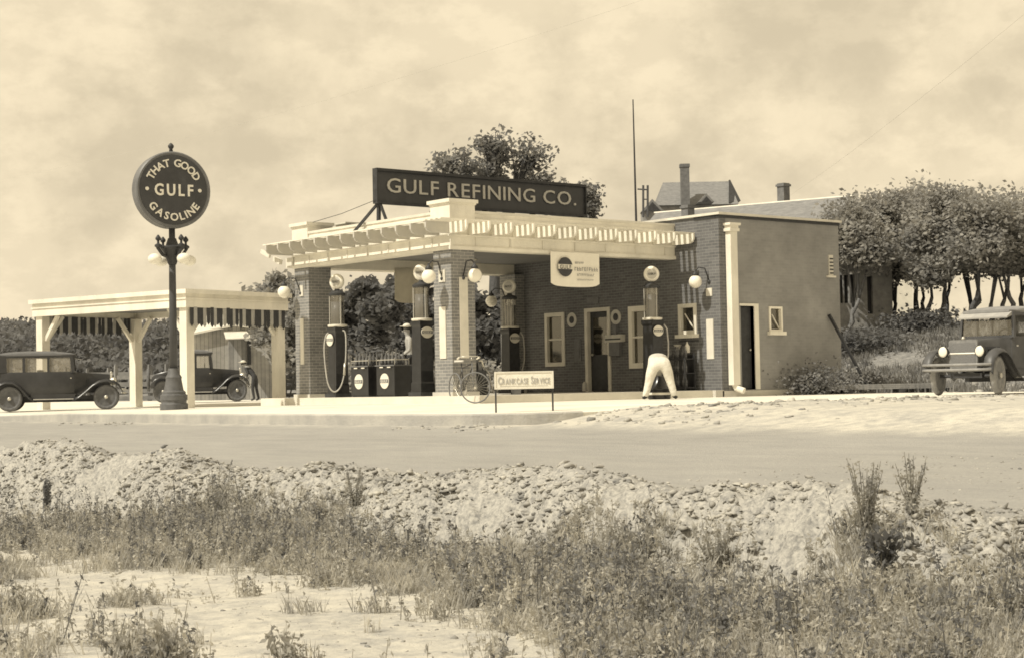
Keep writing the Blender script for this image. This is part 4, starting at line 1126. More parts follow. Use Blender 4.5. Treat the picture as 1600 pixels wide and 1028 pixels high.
MB().box(-.02, .0, -.13, .13, .905, .93).build('belt', M_darkcloth, p1) if False else None
wk = MB(); wk.lathe([(.24, 0), (.27, .02), (.27, .16), (.25, .18), (.25, .20), (.28, .22), (.28, .24), (.20, .30), (.12, .46), (.10, .52), (.04, .54)], (0,0,0), 24)
dr = wk.build('grease_drum', M_black, None, True, auto=True)
q = p1loc+Vector((math.cos(p1.rotation_euler.z), math.sin(p1.rotation_euler.z), 0))*.42; dr.location = q
tag(dr, 'dark squat drum with a pale band between the legs of the person in white', 'drum')
MB().lathe([(.283, 0), (.287, .01), (.287, .045), (.283, .055)], (0, 0, .10), 24).build('pale_band', M_letter, dr, True)
MB().lathe([(.10, .30), (.14, .31), (.14, .35), (.09, .36)], (0,0,0), 16).build('collar', M_lettergrey, dr, True)

def standing(loc, rz, label, mats, fn, lean=0., hat=None, hgt=1.72):
    e = empty('person', loc, rz, label, 'person'); k = hgt/1.76; L_ = lean
    def T(x, y, z):
        z0 = .95
        if z > z0: 
            dz_ = z-z0; return ((x*1+dz_*math.sin(L_)+x*0)*k, y*k, (z0+dz_*math.cos(L_)-x*math.sin(L_)*.3)*k)
        return (x*k, y*k, z*k)
    P_ = dict(pelvis=T(0,0,.97), waist=T(0,0,1.12), chest=T(.01,0,1.32), neck0=T(.0,0,1.44), neck=T(.01,0,1.52), head=T(.03,0,1.62), crown=T(.02,0,1.70),
        hipL=T(0,.095,.90), kneeL=T(.05,.11,.50), ankL=T(-.03,.13,.085), toeL=T(.11,.15,.035), hipR=T(0,-.095,.90), kneeR=T(.01,-.12,.50), ankR=T(-.08,-.15,.085), toeR=T(.06,-.17,.035),
        shL=T(.0,.18,1.42), elL=T(.04,.24,1.14), wrL=T(.22,.20,1.02), haL=T(.29,.18,1.02), shR=T(.0,-.18,1.42), elR=T(.02,-.25,1.14), wrR=T(.20,-.22,1.0), haR=T(.27,-.2,.99))
    ex = MB(); fingers(ex, P_['haL'], (1,0,-.1), (0,0,1)); fingers(ex, P_['haR'], (1,0,-.1), (0,0,1))
    h = Vector(P_['head']); ex.tube([h+Vector((.085,0,.0)), h+Vector((.115,0,-.015))], [.018, .013], 6)
    ex.ball(h+Vector((0,.083,0)), .026, 8, 6, (.6,.5,1)); ex.ball(h+Vector((0,-.083,0)), .026, 8, 6, (.6,.5,1))
    skin_mesh('body', P_, BE, {a: (tuple(c*k for c in b) if isinstance(b, tuple) else b*k) for a, b in BR.items()}, e, mats, fn(P_), extra=ex)
    c = Vector(P_['crown'])
    MB().ball(c+Vector((-.02,0,-.0)), .088, 12, 8, (1.1,.95,.8)).build('hair', M_hair, e, True)
    if hat: MB().ball(c+Vector((-.01,0,.05)), .095, 14, 8, (1.1,1,.7)).lathe([(.15, 0), (.15, .012)], c+Vector((.02,0,.035)), 16).build('hat', hat, e, True)
    return e
def fcl(P_):
    zn = P_['neck'][2]-.02; zw = P_['pelvis'][2]+.06
    def f(c):
        if c.z > zn: return 1
        if (c-Vector(P_['haL'])).length < .09 or (c-Vector(P_['haR'])).length < .09: return 1
        if c.z < .08: return 2
        return 0 if c.z > zw else 3
    return f
q = at(646, 605, 43.2); q.z = 0.0
standing(Vector((.98, 3.02, 0)), heading(-.9, -.2), 'person in pale shirt and cap with dark trousers standing left of the half hidden pump', [mat('pale_shirt', .42, .9, .1, 5.), M_skin, M_darkcloth, M_darkcloth], fcl, 0.1, M_whitecloth, 1.74)
q = W(gz(397, 60.), 60.); q.z = -.16
standing(q, heading(-.8, .3), 'person in dark clothes and pale hat stooping beyond the carport', [M_darkcloth, M_skin, M_darkcloth, M_darkcloth], fcl, .75, M_whitecloth, 1.6)

# ------------------------------------------------------------------ SHED and fence beyond the carport
def oriented(rz): return Matrix.Rotation(rz, 4, 'Z')
sh = W(gz(350, 76.), 76.); sh.z = gh(sh.x, sh.y)-.15
hs = heading(1, .12)
shed = empty('shed', sh, hs, 'grey board shed with sloping pale roof and propped door flap beyond the carport', 'shed')
# local x to the right along the photo, y away
S = 76./F; zt = lambda y: (611-y)*S+.2-sh.z
xl, xr_ = (292-350)*S, (440-350)*S
mb = MB(); mb.prism([(xl, 0), (xr_, 0), (xr_, zt(520)), ((366-350)*S, zt(509)), (xl, zt(524))], 0, .08, 'y'); mb.build('front_wall', M_shed, shed)
mb = MB(); mb.box(xl, xl+.08, .08, 5, 0, zt(528)).box(xr_-.08, xr_, .08, 5, 0, zt(522)).box(xl, xr_, 5, 5.08, 0, zt(524)); mb.build('wall', M_shed, shed)
mb = MB(); mb.hexa([(xl-.3, -.25, zt(527)), ((366-350)*S, -.25, zt(510)), ((366-350)*S, 5.3, zt(478)), (xl-.3, 5.3, zt(494)), (xl-.3, -.25, zt(524)), ((366-350)*S, -.25, zt(507)), ((366-350)*S, 5.3, zt(475)), (xl-.3, 5.3, zt(491))])
mb.hexa([((366-350)*S, -.25, zt(510)), (xr_+.2, -.25, zt(521)), (xr_+.2, 5.3, zt(500)), ((366-350)*S, 5.3, zt(478)), ((366-350)*S, -.25, zt(507)), (xr_+.2, -.25, zt(518)), (xr_+.2, 5.3, zt(497)), ((366-350)*S, 5.3, zt(475))])
mb.build('roof', M_tin, shed)
mb = MB(); a0, a1 = (349-350)*S, (387-350)*S
mb.hexa([(a0+.15, -1.0, zt(531.5)), (a1+.2, -1.0, zt(530.5)), (a1-.1, -.02, zt(518)), (a0, -.02, zt(518)), (a0+.15, -1.0, zt(530)), (a1+.2, -1.0, zt(529)), (a1-.1, -.02, zt(516.5)), (a0, -.02, zt(516.5))]); mb.build('flap', M_tin, shed)
MB().box((356-350)*S, (383-350)*S, -.05, -.0, zt(600), zt(531)).build('shutter', mat('darker_boards', .32, .9, .2, 3., kind='boards'), shed)
MB().box((385-350)*S, (391-350)*S, -.06, -.0, zt(570), zt(531)).build('opening_painted_shadow', M_dark, shed)  # dark sheet standing in for the shade inside the opening
# board fence
fe = W(gz(180, 79.), 79.); fe2 = W(gz(470, 79.), 79.); fz = -.1
fen = empty('board_fence', fe, 0, 'long low fence of weathered horizontal boards behind the carport', 'fence')
d_ = fe2-fe; 
for i in range(12):
    p_ = d_*(i/11); MB().bar((p_.x, p_.y, -.5), (p_.x, p_.y, 1.55), .14, .14).build('fence_post', M_fence, fen)
for j in range(4):
    z = .35+j*.33
    MB().bar((0, -.1, z+gh(fe.x, fe.y)), (d_.x, d_.y-.1, z+.02*math.sin(j)+gh(fe.x, fe.y)), .04, .2).build('board', M_fence, fen)
fe3 = W(gz(-30, 84.), 84.); fe4 = W(gz(235, 84.), 84.)
fen = empty('rail_fence', fe3, 0, 'two rail fence behind the sedan at the left edge', 'fence')
d_ = fe4-fe3
for i in range(9):
    p_ = d_*(i/8); MB().bar((p_.x, p_.y, -.5), (p_.x, p_.y, 1.5), .13, .13).build('fence_post', M_fence, fen)
for z in (.6, 1.2): MB().bar((0, -.1, z), (d_.x, d_.y-.1, z), .04, .16).build('rail', M_fence, fen)
# hitching posts near the carport
for (x, s_, h_, lb) in ((428, 57., .95, 'short dark post standing right of the carport'), (452, 55., .0, '')):
    if not lb: continue
    p_ = W(gz(x, s_), s_); tag(MB().tube([(p_.x, p_.y, -.4), (p_.x, p_.y, h_-.15)], [.10, .09], 10).lathe([(.13, 0), (.13, .06), (.05, .1)], (p_.x, p_.y, h_-.15), 10).build('short_post', M_dark), lb, 'post')
p_ = W(gz(452, 52.), 52.); 
tl = MB(); tl.bar((p_.x-.1, p_.y, -.2), (p_.x+.25, p_.y-.2, 1.2), .05, .05).bar((p_.x+.4, p_.y-.3, -.2), (p_.x+.1, p_.y-.1, .75), .05, .05).ball((p_.x+.27, p_.y-.2, 1.2), .08, 8, 6)
tag(tl.build('leaning_rail', M_dark), 'dark leaning bars with a pale knob left of the far brick pier', 'rail')
# trestle on the right of the carport? plank stack, plank, rubble by the station's right corner
ps0 = at(1291, 490, 44.0); ps1 = at(1323, 585, 43.2)
tag(MB().bar((11.25, C0-.05, 1.92), (11.98, C0-.75, -.1), .05, .08, (0,1,0)).build('leaning_plank', M_dark), 'dark plank leaning against the far right corner of the brick block', 'plank')
pk = empty('plank_stack', (12.3, -2.9, -.18), heading(1, .1), 'low stack of pale planks on blocks right of the brick block', 'planks')
for i, (z, o2) in enumerate(((.12, 0), (.165, .15), (.21, -.1))): MB().box(-1.9+o2, 1.6+o2, -.25, .25, z, z+.04).build('plank', M_wood, pk)
for x in (-1.3, .1, 1.2): MB().box(x-.08, x+.08, -.28, .28, 0, .12).build('block', M_dark, pk)

# ------------------------------------------------------------------ distant house, long stone hall, masts
def HB(s0): return s0/F
def mk_house():
    s0 = 135.; S = s0/F; o = W(gz(1090, s0), s0); o.z = 0
    e = empty('gabled_house', o, -YAW, 'distant house with steep shingled roof and tall brick chimney above the station roof', 'house')
    X_ = lambda x: (x-1090)*S; Z_ = lambda y: (594-y)*S+.2
    mb = MB()
    r0, r1 = X_(1041), X_(1144); e0, e1 = X_(1026), X_(1152); zr, ze = Z_(281), Z_(322)
    mb.hexa([(e0, -2.6, ze), (e1, -2.6, ze), (e1, 3.5, ze), (e0, 3.5, ze), (r0, -.1, zr), (r1, -.1, zr), (r1, .1, zr), (r0, .1, zr)])
    mb.build('roof', M_shing, e)
    MB().hexa([(X_(1137), -2.65, Z_(320)), (X_(1157), -2.0, Z_(316)), (X_(1157), 2, Z_(316)), (X_(1137), 2, Z_(320)), (X_(1144.5), -.3, Z_(279)), (X_(1146), -.2, Z_(279)), (X_(1146), .2, Z_(279)), (X_(1144.5), .3, Z_(279))]).build('gable_end', M_dark, e)
    MB().box(X_(1028), X_(1150), -2.3, 3.2, 0, ze).build('wall', M_stone, e)
    k = MB(); k.box(X_(1063), X_(1076), -3.2, -2.5, Z_(330), Z_(262)).box(X_(1062), X_(1077), -3.25, -2.45, Z_(265), Z_(260)); k.build('chimney', mat('chimney_brick', .16, .9, .25, 4.), e)
    MB().box(X_(1078), X_(1083), -2.8, -2.3, Z_(312), Z_(294)).build('vent_shadow', M_dark, e) if False else None
    for (xa, xm, xb, zt_, zb_, dk) in ((1000, 1016, 1033, 316, 334, True), (1086, 1098, 1110, 309, 322, True)):
        k = MB(); k.prism([(X_(xa), Z_(zb_)), (X_(xb), Z_(zb_)), (X_(xm), Z_(zt_))], -4.6, -2.4, 'y'); g = k.build('dormer', M_shing, e)
        MB().prism([(X_(xa)+.25, Z_(zb_)), (X_(xb)-.25, Z_(zb_)), (X_(xm), Z_(zt_)-.25)], -4.7, -4.61, 'y').build('gable_face', M_dark, g)
    MB().box(X_(1002), X_(1030), -4.2, -2.0, 0, Z_(334)).build('wing', M_stone, e)
    return e
mk_house()
# long hall: ridge roughly along +y, nearer end at the right
hl = empty('stone_hall', (20, 18, 1.0), 0, 'long low stone hall with shingled roof and grouped tall windows behind the trees', 'building')
A0 = at(1332, 306, 60.); B0 = at(1028, 328, 64.6)
ax_ = (B0-A0); ax_.z = 0; axn = ax_.normalized(); nrm = Vector((-axn.y, axn.x, 0))
if nrm.dot(CP-A0) < 0: nrm = -nrm     # toward the photographer
zr = A0.z; LH = ax_.length
def HP(u, v, z): p_ = Vector((A0.x, A0.y, 0))+axn*u+nrm*v; return Vector((p_.x, p_.y, z))
P(MB().hexa([HP(0, 4.2, zr-2.6), HP(LH, 4.2, zr-2.6), HP(LH, -4.2, zr-2.6), HP(0, -4.2, zr-2.6), HP(0, .1, zr), HP(LH, .1, zr), HP(LH, -.1, zr), HP(0, -.1, zr)]), 'roof', M_shing, hl)
P(MB().hexa([HP(-.1, .16, zr-.04), HP(LH+.1, .16, zr-.04), HP(LH+.1, -.16, zr-.04), HP(-.1, -.16, zr-.04), HP(-.1, .12, zr+.01), HP(LH+.1, .12, zr+.01), HP(LH+.1, -.12, zr+.01), HP(-.1, -.12, zr+.01)]), 'ridge', M_white2, hl)
P(MB().hexa([HP(.2, 3.9, 0), HP(LH-.2, 3.9, 0), HP(LH-.2, -3.9, 0), HP(.2, -3.9, 0), HP(.2, 3.9, zr-2.6), HP(LH-.2, 3.9, zr-2.6), HP(LH-.2, -3.9, zr-2.6), HP(.2, -3.9, zr-2.6)]), 'wall', M_stone, hl)
c = at(1224.5, 306, 80.); S = 80/F
for (x, yt, yb, s_, w_) in ((1224.5, 287, 318, 62., .33), (1075, 321, 342, 60.5, .34)):
    c = at(x, yb, s_); c2 = at(x, yt, s_)
    k = MB(); k.box(c.x-w_/2, c.x+w_/2, c.y-w_/2, c.y+w_/2, c.z-1, c2.z).box(c.x-w_/2-.04, c.x+w_/2+.04, c.y-w_/2-.04, c.y+w_/2+.04, c2.z-.12, c2.z-.04)
    P(k, 'chimney', mat('chimney_brick', .16, .9, .25, 4.), hl)
# window wing in front of the trees (right of the brick block)
s_ = 58.; S = s_/F
ww = W(gz(1352, s_), s_); ww.z = 0
wg = empty('stone_annex', ww, heading(1, .15), 'pale stone annex with dark tall windows just right of the brick block, behind trees', 'building')
Xw = lambda x: (x-1352)*S; Zw = lambda y: (590.5-y)*S+.2
hw_ = [(Xw(1313), Xw(1317.5), Zw(472), Zw(428)), (Xw(1319.5), Xw(1326.5), Zw(472), Zw(428)), (Xw(1329), Xw(1337), Zw(472), Zw(428)), (Xw(1357), Xw(1366), Zw(489), Zw(430))]
P(wall('y', 0, .4, Xw(1300), Xw(1398), 0, Zw(398), hw_), 'wall', M_stone, None) if False else None
o = wall('y', 0, .4, Xw(1300), Xw(1398), .3, Zw(398), hw_).build('wall', M_stone, wg)
for h in hw_: MB().box(h[0], h[1], .2, .25, h[2], h[3]).build('window', M_dark, wg)
MB().box(Xw(1300), Xw(1398), .4, 6, .3, Zw(400)).build('rear_mass', M_stone, wg)
MB().hexa([(Xw(1296), -.4, Zw(398)), (Xw(1402), -.4, Zw(398)), (Xw(1402), 6.4, Zw(398)), (Xw(1296), 6.4, Zw(398)), (Xw(1300), 2.9, Zw(350)), (Xw(1398), 2.9, Zw(350)), (Xw(1398), 3.1, Zw(350)), (Xw(1300), 3.1, Zw(350))]).build('roof', M_shing, wg)
# pale farmhouse seen in gaps between the trunks
s_ = 95.; fh_ = W(gz(1392, s_), s_); fh_.z = 0; S = s_/F; Xw = lambda x: (x-1392)*S; Zw = lambda y: (589.5-y)*S+.2
e = empty('pale_house', fh_, heading(1, .0), 'pale upper wall of a house glimpsed through the tree crowns at right', 'house')
MB().box(Xw(1383), Xw(1427), 0, 5, 0, Zw(360)).build('wall', M_white2, e)
MB().hexa([(Xw(1379), -.4, Zw(360)), (Xw(1431), -.4, Zw(360)), (Xw(1431), 5.4, Zw(360)), (Xw(1379), 5.4, Zw(360)), (Xw(1386), 2.4, Zw(335)), (Xw(1424), 2.4, Zw(335)), (Xw(1424), 2.6, Zw(335)), (Xw(1386), 2.6, Zw(335))]).build('roof', M_shing, e)
MB().box(Xw(1392), Xw(1402), -.03, 0, Zw(385), Zw(368)).build('window', M_dark, e)
# radio mast and little frame
c = at(994, 345, 100.); c2 = at(989, 156, 100.)
ms = MB().tube([(c.x, c.y, 0), c, c2], [.09, .07, .035], 8); tag(ms.build('mast', M_dark), 'tall thin mast rising behind the station roof', 'mast')
fr = empty('timber_scaffold', at(1007, 330, 101.), 0, 'small wooden pole frame beside the thin mast', 'frame')
k = MB()
for x, yt in ((1005, 290), (1012, 290)): k.tube([at(x, 340, 101.), at(x, yt, 101.)], .07, 6)
P(k, 'upright', M_bark, fr)
P(MB().tube([at(996, 296, 101.), at(1012, 297, 101.)], .05, 6).tube([at(1005, 312, 101.), at(1012, 312, 101.)], .04, 6), 'crossbar', M_bark, fr)
# overhead wires
def wire(p, q, sag, label):
    pts = [p.lerp(q, i/24)-Vector((0,0,sag*4*(i/24)*(1-i/24))) for i in range(25)]
    tag(MB().tube(pts, .0035, 5).build('overhead_wire', M_lettergrey), label, 'wire')
wire(at(1180, -60, 40.), at(-20, 285, 70.), .5, 'thin overhead wire crossing the sky above the pole sign')
wire(at(1700, -60, 35.), at(1225, 312, 84.), .2, 'thin overhead wire slanting down to the chimney at right')

# ------------------------------------------------------------------ FOLIAGE
def quads(C, size, flat=.6, aspect=1.7):
    "small leaf faces at centres C (N,3)"
    n = len(C); s = size if np.ndim(size) else np.full(n, size)
    a = NR.normal(size=(n, 3)); a[:, 2] *= flat; a /= np.linalg.norm(a, axis=1)[:, None]+1e-9
    b = NR.normal(size=(n, 3)); b -= (a*b).sum(1)[:, None]*a; b /= np.linalg.norm(b, axis=1)[:, None]+1e-9
    a = a*(s*aspect/2)[:, None]; b = b*(s/2)[:, None]
    V = np.stack([C-a, C+b, C+a, C-b], 1).reshape(-1, 3)
    return V, np.arange(4*n).reshape(-1, 4)
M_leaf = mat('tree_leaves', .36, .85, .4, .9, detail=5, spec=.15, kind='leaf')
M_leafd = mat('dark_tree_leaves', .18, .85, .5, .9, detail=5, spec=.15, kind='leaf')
M_leafs = mat('sparse_tree_leaves', .27, .85, .5, 1.2, detail=4, spec=.15, kind='leaf')
def tree(name, base, h, crown, nleaf, leaf, label, group=None, mleaf=None, mbark=None, trunks=1, lean=(0,0), tr=.16, first=.4, seed=0, clump=.45, cat='tree', tips=26, low=.0):
    """crown: list of (dx, dy, dz, rx, ry, rz) ellipsoids relative to base that the limbs reach into"""
    r = random.Random(seed); base = Vector(base)
    e = empty(name, base, 0, label, cat, group)
    tb = MB(); pts = []
    ends = []
    for k in range(trunks):
        a = r.uniform(0, 6.28); off = Vector((math.cos(a), math.sin(a), 0))*(.18*trunks if trunks > 1 else 0)
        c0 = crown[k % len(crown)]
        tgt = Vector((c0[0], c0[1], c0[2]-.2*c0[5]))
        fork = off+(tgt-off)*first+Vector((r.uniform(-.2,.2), r.uniform(-.2,.2), 0))
        p = [off+Vector((0,0,-.3))]
        for i in range(1, 6):
            u = i/5; q_ = off.lerp(fork, u)+Vector((r.uniform(-.08,.08), r.uniform(-.08,.08), 0))*h*.12; p.append(q_)
        tb.tube(p, [tr*(1.25-.5*i/5) for i in range(6)], 7)
        fork = p[-1]
        for c in (crown if trunks == 1 else [c0, crown[(k+1) % len(crown)]]):
            cc = Vector(c[:3])
            mid = fork.lerp(cc, .5)+Vector((r.uniform(-.3,.3)*c[3]*.5, r.uniform(-.3,.3)*c[3]*.5, r.uniform(.0,.2)*c[5]))
            tb.tube([fork, mid, cc], [tr*.62, tr*.42, tr*.25], 6)
            for j in range(max(3, tips//len(crown))):
                d = Vector((r.gauss(0,1), r.gauss(0,1), r.gauss(0,1)*.9)).normalized(); d *= r.uniform(.45, 1.)
                t_ = cc+Vector((d.x*c[3], d.y*c[4], d.z*c[5]))
                st = mid.lerp(cc, r.uniform(0, 1)); m_ = st.lerp(t_, .5)+Vector((r.uniform(-.1,.1), r.uniform(-.1,.1), r.uniform(-.05,.15)))*c[3]*.5
                tb.tube([st, m_, t_], [tr*.22, tr*.13, tr*.05], 5, False)
                ends.append((t_, min(c[3], c[5]))); ends.append((m_.lerp(t_, .5), min(c[3], c[5])))
    tb.build('trunk', mbark or M_bark, e, True)
    E_ = np.array([list(t) for t, _ in ends]); Rr = np.array([q for _, q in ends])
    wgt = NR.uniform(.02, 1., len(E_))**2; wgt /= wgt.sum()
    ii = NR.choice(len(E_), nleaf, p=wgt)
    C_ = E_[ii]+NR.normal(size=(nleaf, 3))*(Rr[ii]*clump*.42)[:, None]*np.array([1, 1, .75])
    if low is not None: C_ = C_[C_[:, 2] > low]
    V, Q_ = quads(C_, leaf*NR.uniform(.6, 1.3, len(C_)))
    np_mesh('crown', V, Q_, mleaf or M_leaf, e)
    return e
def cr_(s0, base, blobs):
    "ellipsoids given by photo columns/rows at depth s0 -> offsets from base"
    out = []
    for (x, y, rx, ry, dd) in blobs:
        p_ = at(x, y, s0+dd)-base; out.append((p_.x, p_.y, p_.z, rx*s0/F, rx*s0/F, ry*s0/F))
    return out
# the sparse oak behind the roof sign
s0 = 66.; b0 = W(gz(775, s0), s0); b0.z = gh(b0.x, b0.y)
tree('oak_tree', b0, 10, cr_(s0, b0, [(772, 225, 30, 24, 0), (830, 245, 32, 28, 1), (710, 258, 42, 24, -1), (765, 268, 34, 20, 0), (840, 285, 34, 20, 1)]), 3800, .12,
     'open-crowned oak rising behind the rooftop board', mleaf=M_leafs, tr=.26, first=.62, seed=5, clump=.8, tips=170, trunks=1)
s0 = 74.; b0 = W(gz(905, s0), s0); b0.z = gh(b0.x, b0.y)
tree('oak_tree', b0, 8, cr_(s0, b0, [(905, 300, 28, 26, 0), (885, 330, 24, 20, 0), (915, 325, 22, 22, 0)]), 2600, .13, 'smaller oak showing at the right end of the rooftop board', mleaf=M_leafs, tr=.16, seed=8, clump=.6, tips=70)
# dark tree behind the left pier and shrubs seen through the canopy
for (x, s0, hh, sd, lb) in ((436, 70., 195, 3, 'leafy tree between the carport and the far left pier'), (560, 62., 190, 12, 'dense dark tree seen through the canopy behind the pumps'), (640, 68., 200, 13, 'dense dark tree seen through the canopy behind the nearest pier'), (500, 72., 178, 14, 'dense tree behind the far left pier seen through the canopy'), (745, 64., 170, 16, 'dark tree glimpsed right of the nearest pier')):
    b0 = W(gz(x, s0), s0); b0.z = gh(b0.x, b0.y); yb = 610
    tp = yb-hh
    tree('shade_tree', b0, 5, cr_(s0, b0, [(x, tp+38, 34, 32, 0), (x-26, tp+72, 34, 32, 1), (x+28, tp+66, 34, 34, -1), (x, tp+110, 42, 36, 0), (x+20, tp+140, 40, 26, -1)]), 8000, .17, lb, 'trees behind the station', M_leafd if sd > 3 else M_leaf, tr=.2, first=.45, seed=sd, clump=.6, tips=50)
# shrubs at the foot of those trees
sp_ = [(545, 50., 1.1), (575, 52., 1.3), (605, 49., 1.0), (630, 54., 1.4), (660, 50., 1.1), (520, 55., 1.2), (750, 53., 1.2)]
for i, (x, s0, hh) in enumerate(sp_):
    b0 = W(gz(x, s0), s0); b0.z = gh(b0.x, b0.y) if b0.x > 12 else -.2
    n = 1500; C_ = NR.normal(size=(n, 3))*np.array([.42, .42, .30])*hh*.8; C_[:, 2] = np.abs(C_[:, 2]+.45*hh)
    e = empty('shrub', b0, 0, ['low leafy shrub behind the left oil cabinet, leftmost of the row', 'leafy shrub behind the left oil cabinet', 'low shrub behind the gap between the oil cabinets', 'tallest shrub, behind the right oil cabinet', 'shrub behind the half hidden pump', 'shrub between the far left pier and the hose pump', 'shrub right of the nearest pier'][i], 'shrub', 'shrubs behind the canopy')
    V, Q_ = quads(C_, .10); np_mesh('foliage', V, Q_, M_leaf, e)
    st = MB()
    for j in range(7): st.tube([(0,0,-.2), (rnd.uniform(-.3,.3), rnd.uniform(-.3,.3), hh*.7)], [.02, .006], 5)
    st.build('stems', M_bark, e)
# live oaks on the bank at right
specs = [(1338, 56.5, [(1335, 345, 42, 34, 0), (1355, 385, 40, 30, 0), (1320, 375, 26, 36, 0)], 1, .14),
 (1385, 60., [(1378, 325, 44, 30, 0), (1400, 375, 44, 34, 0)], 2, .15),
 (1428, 62., [(1430, 320, 46, 30, 0), (1440, 370, 46, 34, 0)], 2, .16),
 (1462, 57., [(1470, 318, 46, 28, 0), (1462, 368, 44, 36, 0)], 1, .16),
 (1500, 60., [(1505, 330, 46, 30, 0), (1495, 375, 46, 34, 0)], 2, .17),
 (1528, 55., [(1535, 335, 44, 34, 0), (1525, 385, 44, 30, 0)], 1, .18),
 (1562, 56., [(1560, 345, 46, 36, 0), (1575, 385, 44, 28, 0)], 2, .18),
 (1610, 58., [(1600, 360, 44, 36, 0), (1625, 345, 46, 40, 0)], 1, .18),
 (1650, 60., [(1650, 340, 50, 40, 0), (1640, 385, 50, 34, 0)], 1, .18)]
pos_l = ['leftmost oak on the bank, touching the brick block\'s right edge', 'second oak from the left on the bank, in front of the annex', 'oak on the bank above the weedy slope, third from the left', 'straight oak on the bank, fourth from the left', 'forked oak on the bank just left of the dusty car', 'stout single-trunk oak on the bank behind the dusty car\'s windscreen', 'forking oak on the bank behind the dusty car\'s roof', 'oak on the bank at the right edge of the photo', 'oak on the bank cut by the right edge']
for i, (x, s0, bl, tk, tr_) in enumerate(specs):
    rq = random.Random(i+5); bl = bl+[(x+rq.uniform(-25, 25), 402+rq.uniform(-26, 26), rq.uniform(22, 40), rq.uniform(16, 28), rq.uniform(-1, 1))]
    b0 = W(gz(x, s0), s0); b0.z = gh(b0.x, b0.y)
    tree('live_oak', b0, 6, cr_(s0, b0, bl), 11000, .10, pos_l[i], 'live oaks on the grassy bank', M_leaf, M_bark if i % 3 else M_barkl, trunks=tk+1, tr=tr_*.5, first=.34, seed=40+i, clump=1.05, tips=96, low=.7)
# shrubs along the foot of the trees and by the block corner
def bush(name, x, s0, w_, h_, n, leaf, label, cat, grp, m, z=None):
    b0 = W(gz(x, s0), s0); b0.z = gh(b0.x, b0.y) if z is None else z
    e = empty(name, b0, 0, label, cat, grp)
    C_ = NR.normal(size=(n, 3))*np.array([w_*.4, w_*.4, h_*.28]); C_[:, 2] = np.abs(C_[:, 2]+h_*.45)
    V, Q_ = quads(C_, leaf); np_mesh('foliage', V, Q_, m, e)
    st = MB()
    for j in range(6): st.tube([(0,0,-.1), (rnd.uniform(-.3,.3)*w_, rnd.uniform(-.3,.3)*w_, h_*.7)], [.018, .005], 5)
    st.build('stems', M_bark, e); return e
M_bush = mat('bush_leaves', .22, .85, .4, 2., detail=4, spec=.15, kind='leaf')
bush('shrub', 1262, 43.3, 1.3, .75, 2600, .06, 'low weedy shrub against the right part of the brick block', 'shrub', 'weedy shrubs right of the brick block', M_bush, -.18)
bush('shrub', 1305, 44.2, .9, .55, 1400, .06, 'small weedy shrub at the far right corner of the brick block', 'shrub', 'weedy shrubs right of the brick block', M_bush, -.18)
bush('shrub', 1352, 46., .7, .5, 1000, .06, 'small dark shrub at the foot of the grassy bank', 'shrub', 'weedy shrubs right of the brick block', M_leafd, None)
bush('shrub', 1345, 54., 2.0, .65, 2400, .10, 'dark thicket on the bank under the leftmost oak', 'shrub', 'thickets on the bank', M_leafd)
bush('shrub', 1440, 56., 1.6, .7, 1600, .10, 'low dark thicket on the bank crest left of the dusty car', 'shrub', 'thickets on the bank', M_leafd)
# rough grass on the bank
n = 42000
X = NR.uniform(12.6, 34, n); Y = NR.uniform(-16, 16, n); t_, s_ = lateral(X, Y)
k = (t_ > 6)&(fbm(X, Y, 1.1, 4, 6) > .40); X = X[k]; Y = Y[k]; Z = hz(X, Y)
def tufts(X, Y, Z, h, w, per=4, spread=.06):
    n = len(X); h = np.broadcast_to(h, (n,)); w = np.broadcast_to(w, (n,))
    Vs = []
    for j in range(per):
        a = NR.uniform(0, 6.283, n); dx = np.cos(a); dy = np.sin(a); ln = NR.uniform(.1, .55, n)*h; hh = h*NR.uniform(.55, 1., n)
        ox = X+NR.normal(size=n)*spread; oy = Y+NR.normal(size=n)*spread
        px_ = -dy*w/2; py_ = dx*w/2
        Vs.append(np.stack([np.stack([ox-px_, oy-py_, Z-.01], 1), np.stack([ox+px_, oy+py_, Z-.01], 1),
            np.stack([ox+px_*.8+dx*ln*.5, oy+py_*.8+dy*ln*.5, Z+hh*.6], 1), np.stack([ox+dx*ln, oy+dy*ln, Z+hh], 1)], 1))
    V = np.concatenate(Vs).reshape(-1, 3); return V, np.arange(len(V)).reshape(-1, 4)
V, Q_ = tufts(X, Y, Z, NR.uniform(.10, .30, len(X)), .04, 3)
tag(np_mesh('bank_grass', V, Q_, mat('dry_grass', .27, .9, .5, 1.5, detail=4, spec=.1, kind='leaf')), kind='stuff')
# far wood on the hillside at left (one mass)
n = 150000
xx = NR.uniform(-120, 780, n); s_ = NR.uniform(92, 185, n)
P0 = np.array([CP.x, CP.y]); t_ = (xx-800)/F*s_
X = P0[0]+H0.x*s_+H1.x*t_; Y = P0[1]+H0.y*s_+H1.y*t_
dens = fbm(X, Y, .09, 4, 12); k = dens > .40; X = X[k]; Y = Y[k]; s_ = s_[k]; dens = dens[k]
top = 1.0+3.4*np.clip((dens-.40)/.25, 0, 1)*(.5+.5*vnoise(X, Y, .3, 3))
Z = hz(X, Y)+top*NR.uniform(0.05, 1, len(X))**.6
V, Q_ = quads(np.stack([X, Y, Z], 1), NR.uniform(.16, .38, len(X)), 1.)
tag(np_mesh('hillside_wood', V, Q_, mat('far_wood', .21, .9, .45, .25, detail=6, spec=.1, kind='leaf')), kind='stuff')

